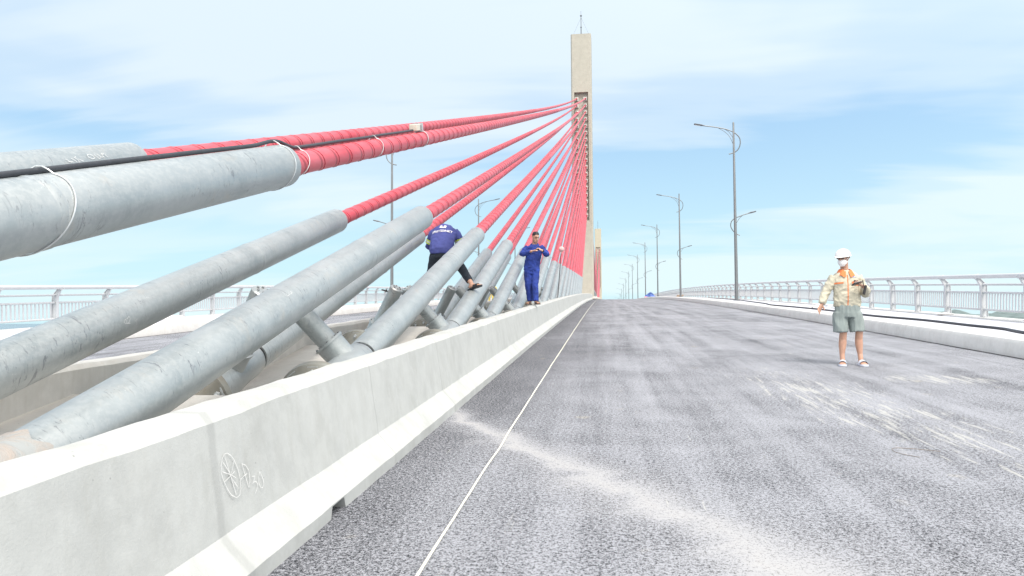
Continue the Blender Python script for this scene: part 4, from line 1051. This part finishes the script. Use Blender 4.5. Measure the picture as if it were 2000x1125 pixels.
mb = MB(); patch(mb, tj, B(.055, -.2, 1.160), (1, 0, -.06), (0, 0, 1), .066, .026, (0, 1, 0), 6, 3, .012); mb.build('pocket_item', M['rubber'], jk, angle=80)
mb = MB(); patch(mb, tj, B(.02, -.2, 1.225), (1, 0, -.5), (0.3, 0, 1), .022, .016, (0, 1, 0), 3, 3, .004); patch(mb, tj, B(.045, -.2, 1.215), (1, 0, -.12), (0, 0, 1), .03, .006, (0, 1, 0), 3, 2, .004)
mb.build('emblem', simple('emblem_blue', (0.10, 0.16, 0.50)), jk, angle=80)
mb = MB(); patch(mb, tj, B(.08, -.2, 1.208), (1, 0, -.12), (0, 0, 1), .045, .005, (0, 1, 0), 5, 1, .004); mb.build('lettering', simple('grey_print', (0.35, 0.36, 0.42)), jk, angle=80)
# shorts
mb = MB()
mb.tube([B(-.04, 0, .835), B(-.04, 0, .79), B(-.04, 0, .72), B(-.04, 0, .66)], [(.155, .112), (.162, .120), (.168, .122), (.160, .112)], 26, ref=(0, 1, 0))
mb.tube([B(-.128, 0, .72), B(-.142, -.005, .58), B(-.142, -.01, .455)], [.098, .097, .095], 20); mb.tube([B(.050, 0, .72), B(.072, -.005, .58), B(.082, -.01, .465)], [.098, .097, .095], 20)
meS = fuse(mb, .008, 'shorts', O1, 4, .011, 12, 8.8, (1.3, 1, .35)); sh = link(meS, 'shorts', cloth('grey_green_cloth', (0.235, 0.275, 0.275), 0.1), p1, O1)
# sandals, helmet, mask, hair, phone
for an, ft in (((-.120, .0, .085), (-.30, -1, 0)), ((.118, -.01, .085), (-.05, -1, 0))):
    mb = MB(); sandal(mb, B(an[0], an[1], an[2]+.016), ft, 1.05); mb.build('sandal', simple('pale_blue_rubber', (0.60, 0.64, 0.74), 0.5), p1, angle=50)
mb = MB(); rs = []
for t_ in range(0, 10):
    a = t_/9*pi/2; rs.append([Mh @ Vector((.112*cos(a)*cos(b_), .008+.135*cos(a)*sin(b_), .040+.110*sin(a))) for b_ in [2*pi*j/32 for j in range(32)]])
lip = [Mh @ Vector(((.122+.004*(sin(b_) < 0))*cos(b_), .004+(.146+.032*max(0, -sin(b_))**2)*sin(b_), .036-.008*max(0, -sin(b_)))) for b_ in [2*pi*j/32 for j in range(32)]]
lip2 = [p-Vector((0, 0, .007)) for p in lip]; inn = [Mh @ Vector((.104*cos(b_), .008+.127*sin(b_), .036)) for b_ in [2*pi*j/32 for j in range(32)]]
mb.rings([inn, lip2, lip]+rs, True)
hm = mb.build('helmet', simple('white_helmet_shell', (0.80, 0.80, 0.80), 0.3, 0, 0.02), p1, angle=50)
mb = MB(); mb.tube([Mh @ Vector((sx*.083, .0, .03)) if i == 0 else Mh @ Vector((sx*.075*(1-i/3)+0, -.03-.01*i, .03-.05*i)) for sx in (1,) for i in range(4)], .004, 6); mb.tube([Mh @ Vector((-.083, .01, .03)), Mh @ Vector((-.084, .03, -.03)), Mh @ Vector((-.06, .05, -.07))], .006, 6)
mb.tube([Mh @ Vector((.06, .10, .045)), Mh @ Vector((.075, .06, .0)), Mh @ Vector((.03, .095, -.02)), Mh @ Vector((-.05, .09, .0)), Mh @ Vector((-.075, .06, .04))], .010, 6)
mb.build('strap', M['rubber'], hm, angle=60)
mb = MB(); rs = []
for z, rx, ry, cy in ((-.020, .058, .105, -.012), (-.045, .072, .108, -.014), (-.075, .068, .102, -.018), (-.100, .052, .085, -.026), (-.125, .030, .050, -.040)):
    rs.append([Mh @ Vector((rx*sin(a), cy-ry*cos(a), z)) for a in [radians(-75+150*j/14) for j in range(15)]])
mb.rings(rs, False, 0, False)
mb.tube([Mh @ Vector((.066, -.04, -.025)), Mh @ Vector((.082, .01, .015))], .004, 6); mb.tube([Mh @ Vector((.060, -.04, -.085)), Mh @ Vector((.080, .015, -.02))], .004, 6)
mb.build('face_mask', simple('white_mask_cloth', (0.78, 0.78, 0.80), 0.9, 0, 0.03), p1, angle=60)
mb = MB()
for sx in (-1, 1): mb.ball(Mh @ Vector((sx*.032, -.087, .014)), (.012, .008, .007), seg=8)
mb.build('eyes', eyem, p1, angle=70)
mb = MB()
for sx in (-1, 1): mb.cbox(Mh @ Vector((sx*.034, -.103, .014)), (.05, .004, .032), .001, Mh.to_3x3())
mb.tube([Mh @ Vector((-.01, -.104, .02)), Mh @ Vector((.01, -.104, .02))], .002, 5)
for sx in (-1, 1): mb.tube([Mh @ Vector((sx*.058, -.100, .022)), Mh @ Vector((sx*.078, 0, .022))], .002, 5)
mb.build('eyeglasses', simple('tinted_lens', (0.10, 0.07, 0.07), 0.15), p1, angle=50)
mb = MB(); rs = []
for t_ in range(6):
    z = -.045+.02*t_; rs.append([Mh @ Vector(((.078 if t_ else .072)*cos(a), .006+(.100 if t_ else .09)*sin(a), z)) for a in [radians(8+164*j/14) for j in range(15)]])
mb.rings(rs, False, 0, False); mb.build('hair', simple('greying_hair', (0.06, 0.055, 0.055), 0.7), p1, angle=60)
ph = thing('phone', tuple(B(.02, -.27, 1.115)), 'dark phone and papers held in the left hand of the man in the helmet', 'phone')
rot = (Matrix.Rotation(radians(-12), 3, 'Y') @ Matrix.Rotation(radians(25), 3, 'Z') @ Matrix.Rotation(radians(-20), 3, 'X'))
mb = MB(); mb.cbox(B(.015, -.275, 1.118), (.15, .085, .010), .003, rot); mb.build('case', simple('dark_case', (0.05, 0.045, 0.05), 0.3), ph)
mb = MB(); mb.box(B(.0, -.278, 1.126), (.12, .075, .004), rot); mb.build('paper', simple('grey_sheet', (0.42, 0.41, 0.40)), ph)
rd = thing('radio', tuple(B(.10, -.27, 1.02)), 'small black handset with cord hanging below the same hand', 'radio')
mb = MB(); mb.cbox(B(.112, -.262, 1.03), (.030, .028, .13), .004, Matrix.Rotation(radians(14), 3, 'Y')); mb.build('case', M['rubber'], rd); mb = MB(); mb.tube([B(.10, -.262, 1.08), B(.088, -.262, 1.17)], .006, 8); mb.build('antenna', M['rubber'], rd)

# ---- the man in blue standing on the barrier
O3 = Vector((-1.64, 17.35, rz(17.35)+0.703)); B = lambda x, y, z: O3+Vector((x, y, z))
p3 = thing('person', tuple(O3), 'person in all blue workwear standing on the barrier top, looking at their hands', 'person')
Mh = Matrix.Translation(B(.045, -.03, 1.585)) @ Matrix.Rotation(radians(32), 4, 'Z') @ Matrix.Rotation(radians(20), 4, 'X')
mb = MB(); head_rings(mb, Mh, 1.02)
mb.tube([Mh @ Vector((0, .03, -.05)), B(.02, .01, 1.46), B(.01, .02, 1.38)], [.055, .056, .066], 14)
mb.tube([B(.0, .02, 1.40), B(0, .02, 1.2), B(-.03, 0, 1.0), B(-.05, 0, .88), B(-.05, 0, .80)], [(.12, .07), (.14, .09), (.12, .085), (.13, .09), (.12, .09)], 16, ref=(0, 1, 0))
ra = [B(-.17, .02, 1.35), B(-.27, -.10, 1.17), B(-.02, -.30, 1.235)]; la = [B(.18, .04, 1.35), B(.315, -.02, 1.16), B(.215, -.24, 1.255)]
mb.tube(ra, [.046, .042, .029], 12); mb.tube(la, [.046, .042, .029], 12)
hand(mb, frm(ra[2], Vector((.85, -.25, .25)), (.2, .3, -1)), 1, 0.35, 1.0, thumb=(.5, .6, -.6)); hand(mb, frm(la[2], Vector((-.70, -.35, .35)), (-.2, .5, -.8)), -1, 0.5, 1.0)
leg3 = (((-.135, -.03, .48), (-.105, .05, .095), (-.35, -1, 0)), ((.02, -.08, .48), (.045, -.10, .095), (.55, -1, 0)))
for (kn, an, ft), hx in zip(leg3, (-.14, .04)):
    mb.tube([B(hx, 0, .86), B((hx+kn[0])/2, -.01, .66), B(*kn), B(an[0]*.6+kn[0]*.4, (kn[1]+an[1])/2+.02, .32), B(*an), B(an[0], an[1], .05)], [.085, .072, .054, .054, .036, .036], 14); foot(mb, B(*an), ft)
me = fuse(mb, .0065, 'body', O3, 4); link(me, 'body', skin, p3, O3)
blue = cloth('blue_workwear', (0.016, 0.04, 0.24), 0.45)
mb = MB()
mb.tube([B(.01, .02, 1.42), B(.01, .02, 1.39), B(.005, .02, 1.34), B(0, .015, 1.25), B(-.02, .01, 1.10), B(-.05, .0, .93), B(-.055, 0, .83), B(-.055, 0, .79)], [(.07, .06), (.13, .085), (.185, .110), (.190, .125), (.175, .125), (.180, .128), (.186, .130), (.175, .12)], 28, ref=(0, 1, 0))
mb.tube([B(-.15, .02, 1.36), B(-.19, .0, 1.32), B(-.275, -.10, 1.18), B(-.20, -.17, 1.19), B(-.06, -.275, 1.225)], [.070, .070, .064, .060, .046], 16)
mb.tube([B(.15, .04, 1.36), B(.20, .03, 1.32), B(.315, -.02, 1.17), B(.29, -.10, 1.185), B(.235, -.205, 1.24)], [.070, .070, .064, .058, .046], 16)
meJ = fuse(mb, .009, 'jacket', O3, 4, .012, 10, 1.7, (1, 1, 1.2)); jk = link(meJ, 'jacket', blue, p3, O3); tj = bvh(meJ, O3)
mb = MB()
for sx in (-1, 1): 
    mb.rings([[B(.015+sx*.012, -.075, 1.33), B(.015+sx*.055, -.06, 1.40), B(.015+sx*.075, .03, 1.455), B(.015+sx*.02, .085, 1.465)], [B(.015+sx*.075, -.10, 1.335), B(.015+sx*.11, -.06, 1.385), B(.015+sx*.115, .03, 1.42), B(.015+sx*.02, .11, 1.43)]], False, 0, False)
mb.build('collar', blue, jk, angle=70)
mb = MB(); patch(mb, tj, B(.115, -.2, 1.30), (1, 0, .35), (0, 0, 1), .075, .020, (0, 1, 0), 6, 3, .006); mb.build('emblem', M['chalk'], jk, angle=80)
mb = MB()
mb.tube([B(-.055, 0, .86), B(-.055, 0, .80), B(-.055, 0, .72)], [(.155, .11), (.165, .12), (.16, .11)], 24, ref=(0, 1, 0))
for (kn, an, ft), hx in zip(leg3, (-.135, .03)):
    mb.tube([B(hx, 0, .82), B((hx*1.0+kn[0])/2, -.01, .66), B(*kn), B((kn[0]+an[0])/2, (kn[1]+an[1])/2, .30), B(an[0], an[1], .14), B(an[0], an[1]-.005, .085)], [.105, .098, .080, .072, .066, .064], 18)
meT = fuse(mb, .009, 'trousers', O3, 3, .011, 12, 6.1, (1.2, 1, .55)); link(meT, 'trousers', blue, p3, O3)
for kn, an, ft in leg3:
    mb = MB(); sandal(mb, B(an[0], an[1], an[2]+.006), ft, 1.0); mb.build('sandal', simple('brown_rubber', (0.09, 0.06, 0.05), 0.6), p3, angle=50)
mb = MB(); rs = []
for t_ in range(0, 9):
    a = t_/8*pi/2; rs.append([Mh @ Vector((.079*cos(a)**.6*cos(b_), .014+(.100 if sin(b_) > -0.3 else .093)*cos(a)**.6*sin(b_), .052+.012*max(0, -sin(b_))+.078*sin(a)+.008*noise.noise(Vector((cos(b_)*6, sin(b_)*6, t_))))) for b_ in [2*pi*j/26 for j in range(26)]])
back = [Mh @ Vector((.080*cos(b_), .012+.100*sin(b_), .050-.085*max(0, sin(b_)))) for b_ in [2*pi*j/26 for j in range(26)]]
mb.rings([back]+rs, True); mb.build('hair', hairm, p3, angle=60)
mb = MB()
for sx in (-1, 1): mb.ball(Mh @ Vector((sx*.032, -.090, .014)), (.013, .007, .005), seg=8)
mb.build('eyes', eyem, p3, angle=70)
mb = MB()
for sx in (-1, 1): mb.tube([Mh @ Vector((sx*.018, -.102, .040)), Mh @ Vector((sx*.046, -.094, .042))], .004, 5)
mb.build('eyebrows', hairm, p3, angle=70)
mb = MB(); Mw = frm(la[2], Vector((-.70, -.35, .35)), (-.2, .5, -.8)); mb.tube([Mw @ Vector((0, 0, .035)), Mw @ Vector((0, 0, .015))], [(.031, .025), (.031, .025)], 14); mb.cbox(Mw @ Vector((0, -.027, .025)), (.03, .008, .03), .003, Mw.to_3x3()); mb.build('wristwatch', M['rubber'], p3, angle=50)
# something small and dark between the fingers
ml = thing('phone', tuple(B(.10, -.30, 1.25)), 'small dark phone between the hands of the person in blue', 'phone')
mb = MB(); mb.cbox(B(.105, -.315, 1.262), (.10, .010, .055), .003, Matrix.Rotation(radians(-12), 3, 'Y') @ Matrix.Rotation(radians(40), 3, 'X')); mb.build('case', M['rubber'], ml)

# ---- the man bent over, straddling the pipes with his back to us
O2 = Vector((-2.585, 11.60, rz(11.60)+0.55)); ZB = O2.z; B = lambda x, y, z: Vector((O2.x+x, O2.y+y, z))
p2 = thing('person', tuple(O2), 'person seen from behind, bent over astride the pipes in a blue jacket with lime armbands', 'person')
Mh = Matrix.Translation(B(.015, .44, 2.635)) @ Matrix.Rotation(radians(180), 4, 'Z') @ Matrix.Rotation(radians(55), 4, 'X')
def onpipe(k_, row, y, lift=0.0):
    r_, E2, d2, pp2 = CAB[(k_, row, TY, -1)]; a = (y-E2.y)/d2.y; c = E2+d2*a; return c+Vector((0, 0, 0.138/sqrt(1-d2.z**2)+lift))
fr = onpipe(3, 'R', 11.55, .10); fl_ = Vector((-2.86, 11.78, 1.63))
mb = MB(); head_rings(mb, Mh, 1.0)
mb.tube([Mh @ Vector((0, .03, -.05)), B(.01, .33, 2.66), B(.005, .24, 2.66)], [.054, .056, .064], 14)
mb.tube([B(.0, .24, 2.66), B(0, .18, 2.58), B(-.01, .09, 2.46), B(-.01, .02, 2.33), B(-.01, .0, 2.25)], [(.13, .07), (.15, .09), (.13, .085), (.14, .10), (.13, .10)], 16, ref=(0, -1, 1))
ra = [B(.185, .23, 2.64), B(.265, .30, 2.43), B(.16, .50, 2.40)]; la = [B(-.185, .23, 2.64), B(-.27, .30, 2.42), B(-.18, .50, 2.40)]
for a_ in (ra, la): mb.tube(a_, [.046, .042, .029], 12)
hand(mb, frm(ra[2], Vector((-.5, .8, -.1)), (0, 0, -1)), -1, 0.6); hand(mb, frm(la[2], Vector((.5, .8, -.1)), (0, 0, -1)), 1, 0.6)
kr, kl = B(.28, .20, 2.06), B(-.19, .10, 1.99)
for hp, kn, an, ft in ((B(.085, .0, 2.28), kr, fr, (.85, -.35, .25)), (B(-.10, .0, 2.26), kl, fl_, (-.2, 1, .28))):
    mb.tube([hp, hp.lerp(kn, .5), kn, kn.lerp(an, .4)+Vector((0, -.015, 0)), an, an-Vector((0, 0, .045))], [.085, .070, .055, .052, .036, .036], 14); foot(mb, an, ft)
me = fuse(mb, .0065, 'body', O2, 4); link(me, 'body', skin, p2, O2)
mb = MB()
mb.tube([B(.005, .29, 2.735), B(.005, .27, 2.72), B(.0, .225, 2.67), B(0, .175, 2.595), B(-.005, .10, 2.49), B(-.01, .03, 2.37), B(-.01, -.01, 2.305), B(-.01, -.01, 2.27)], [(.075, .06), (.13, .08), (.195, .105), (.205, .125), (.200, .13), (.195, .135), (.185, .135), (.170, .12)], 28, ref=(0, -1, 1))
mb.tube([B(.155, .225, 2.655), B(.20, .24, 2.60), B(.268, .30, 2.43), B(.22, .40, 2.40), B(.175, .48, 2.40)], [.072, .074, .066, .058, .045], 16)
mb.tube([B(-.155, .225, 2.655), B(-.20, .24, 2.60), B(-.272, .30, 2.42), B(-.24, .40, 2.40), B(-.19, .48, 2.40)], [.072, .074, .066, .058, .045], 16)
meJ = fuse(mb, .009, 'jacket', O2, 4, .009, 9, 4.4, (1, 1, 1.1)); navy = cloth('faded_blue_jacket', (0.060, 0.075, 0.27), 0.18); jk = link(meJ, 'jacket', navy, p2, O2); tj = bvh(meJ, O2)
for sx in (1, -1):
    mb = MB()
    A0, A1 = (Vector((.225, .265, 2.54)), Vector((.248, .285, 2.48))) if sx > 0 else (Vector((-.226, .265, 2.53)), Vector((-.252, .285, 2.47)))
    A0, A1 = B(*A0), B(*A1); mb.tube([A0, A0.lerp(A1, .3), A0.lerp(A1, .31), A0.lerp(A1, .69), A0.lerp(A1, .7), A1], .084, 20, False)
    nf = len(mb.f); mb.m = [1 if (i//20) == 2 else 0 for i in range(nf)]
    mb.build('armband', [simple('lime_reflective', (0.52, 0.66, 0.08), 0.5), simple('silver_tape', (0.55, 0.57, 0.58), 0.3)], jk, angle=60)
dk = cloth('black_trousers', (0.018, 0.026, 0.040), 0.3)
mb = MB(); mb.tube([B(-.01, .03, 2.35), B(-.01, .01, 2.28), B(-.005, .01, 2.20)], [(.165, .12), (.170, .13), (.155, .12)], 24, ref=(0, -1, .3))
for hp, kn, an in ((B(.075, .01, 2.27), kr, fr), (B(-.085, .01, 2.25), kl, fl_)):
    a2 = kn.lerp(an, .80); mb.tube([hp, hp.lerp(kn, .5), kn, kn.lerp(an, .45), a2, kn.lerp(an, .84)], [.108, .092, .072, .064, .056, .054], 18)
meT = fuse(mb, .009, 'trousers', O2, 3, .007, 11, 2.2); link(meT, 'trousers', dk, p2, O2)
for an, ft in ((fr, (.85, -.35, .25)), (fl_, (-.2, 1, .28))):
    mb = MB(); sandal(mb, an+Vector((0, 0, .004)), ft, 0.98); mb.build('sandal', M['rubber'], p2, angle=50)
mb = MB(); rs = []
for t_ in range(0, 9):
    a = t_/8*pi/2; rs.append([Mh @ Vector((.083*cos(a)**.7*cos(b_), .012+.103*cos(a)**.7*sin(b_), .040+.092*sin(a))) for b_ in [2*pi*j/26 for j in range(26)]])
back = [Mh @ Vector((.080*cos(b_), .012+.100*sin(b_), .045-.095*max(0, sin(b_)))) for b_ in [2*pi*j/26 for j in range(26)]]
mb.rings([back]+rs, True); mb.build('hair', hairm, p2, angle=60)
# print on the back
bd_ = Vector((0, .55, .55)).normalized(); inn = Vector((0, .85, -.50)).normalized(); upv = Vector((0, .50, .85)).normalized()
def text_patch(txt, c, u, v, h, width, tree, dirn, mat, parent, name, off=.004):
    cu = bpy.data.curves.new('t', 'FONT'); cu.body = txt; cu.align_x = 'CENTER'; cu.size = 1; cu.offset = 0.02
    ob = bpy.data.objects.new('t', cu); C.objects.link(ob); dg = bpy.context.evaluated_depsgraph_get(); dg.update()
    me_ = bpy.data.meshes.new_from_object(ob.evaluated_get(dg)); xs = [p.co.x for p in me_.vertices]; ys = [p.co.y for p in me_.vertices]
    x0, x1, y0, y1 = min(xs), max(xs), min(ys), max(ys); c, u, v, dirn = Vector(c), Vector(u).normalized(), Vector(v).normalized(), Vector(dirn).normalized()
    mb = MB(); vs = []
    for p in me_.vertices:
        q = c+u*(((p.co.x-x0)/(x1-x0)-.5)*width)+v*(((p.co.y-y0)/(y1-y0)-.5)*h); hit = tree.ray_cast(q-dirn*.4, dirn)
        vs.append(hit[0]-dirn*off if hit[0] is not None else q)
    mb.add(vs, [tuple(p.vertices) for p in me_.polygons]); o = mb.build(name, mat, parent, angle=80)
    bpy.data.objects.remove(ob); bpy.data.meshes.remove(me_); bpy.data.curves.remove(cu); return o
wp = simple('white_print', (0.80, 0.80, 0.82), 0.7)
text_patch('FREYSSINET', B(.0, .15, 2.585), (1, 0, 0), upv, .046, .33, tj, inn, wp, jk, 'lettering', .010)
mb = MB(); 
cc = B(.0, .205, 2.665)
patch(mb, tj, cc+upv*-.012, (1, 0, 0), upv, .105, .030, inn, 8, 4, .008)
for (x, w_) in ((-.035, .034), (.035, .034)): patch(mb, tj, cc+Vector((x, 0, 0))+upv*.022, (1, 0, -.0), upv+Vector((-x*9, 0, 0)), w_, .034, inn, 4, 4, .008)
mb.build('emblem', wp, jk, angle=80)

# ---- far figure in yellow on the left carriageway
O4 = Vector((-8.75, 57.0, rz(57))); B = lambda x, y, z: O4+Vector((x, y, z))
p4 = thing('person', tuple(O4), 'tiny distant person in yellow workwear, visible between the grey pipes', 'person')
mb = MB(); Mh = Matrix.Translation(B(.28, -.05, 1.42)) @ Matrix.Rotation(radians(25), 4, 'Z') @ Matrix.Rotation(radians(35), 4, 'X'); head_rings(mb, Mh)
mb.tube([Mh @ Vector((0, .03, -.05)), B(.22, 0, 1.30)], [.055, .065], 12); mb.tube([B(.2, 0, 1.28), B(.12, 0, 1.05), B(.02, 0, .85)], [(.13, .08), (.14, .09), (.14, .1)], 14, ref=(0, 1, 0))
for sx in (-1, 1):
    mb.tube([B(.18+sx*.16, 0, 1.25), B(.26+sx*.18, -.1, 1.0), B(.32+sx*.06, -.28, .88)], [.046, .042, .03], 10); hand(mb, frm(B(.32+sx*.06, -.28, .88), Vector((0, -.3, -.9)), (-sx, 0, 0)), sx, .5)
    mb.tube([B(.02+sx*.09, 0, .85), B(sx*.13, -.04, .45), B(sx*.15-.03, .02, .09)], [.085, .055, .036], 10); foot(mb, B(sx*.15-.03, .02, .09), (.2, -1, 0))
me = fuse(mb, .009, 'body', O4, 3); link(me, 'body', skin, p4, O4)
yel = cloth('yellow_workwear', (0.72, 0.58, 0.16), 0.2)
mb = MB(); mb.tube([B(.2, 0, 1.32), B(.19, 0, 1.26), B(.12, 0, 1.05), B(.03, 0, .85), B(.02, 0, .78)], [(.08, .06), (.19, .11), (.19, .13), (.19, .13), (.17, .12)], 18, ref=(0, 1, 0))
for sx in (-1, 1): mb.tube([B(.18+sx*.15, 0, 1.26), B(.27+sx*.18, -.1, 1.0), B(.31+sx*.09, -.24, .91)], [.07, .064, .05], 12)
me = fuse(mb, .012, 'jacket', O4, 3, .01, 9, 1); jk = link(me, 'jacket', yel, p4, O4)
mb = MB(); mb.tube([B(.12, 0, 1.06), B(.075, 0, .95)], [(.205, .145), (.205, .145)], 18, True, ref=(0, 1, 0)); mb.build('belt', M['lamp_head'], jk)
mb = MB(); mb.tube([B(.02, 0, .84), B(.02, 0, .74)], [(.165, .12), (.16, .11)], 18, ref=(0, 1, 0))
for sx in (-1, 1): mb.tube([B(.02+sx*.09, 0, .82), B(sx*.13, -.04, .45), B(sx*.15-.03, .02, .12)], [.105, .08, .06], 14)
me = fuse(mb, .012, 'trousers', O4, 3, .01, 9, 2); link(me, 'trousers', yel, p4, O4)
for sx in (-1, 1): mb = MB(); foot(mb, B(sx*.15-.03, .02, .092), (.2, -1, 0), 1.15); mb.tube([B(sx*.15-.03, .02, .05), B(sx*.15-.03, .02, .20)], .052, 10); mb.build('boot', M['rubber'], p4)
mb = MB(); mb.ball(Mh @ Vector((0, .01, .055)), (.115, .135, .09), seg=16); mb.build('helmet', yel, p4)
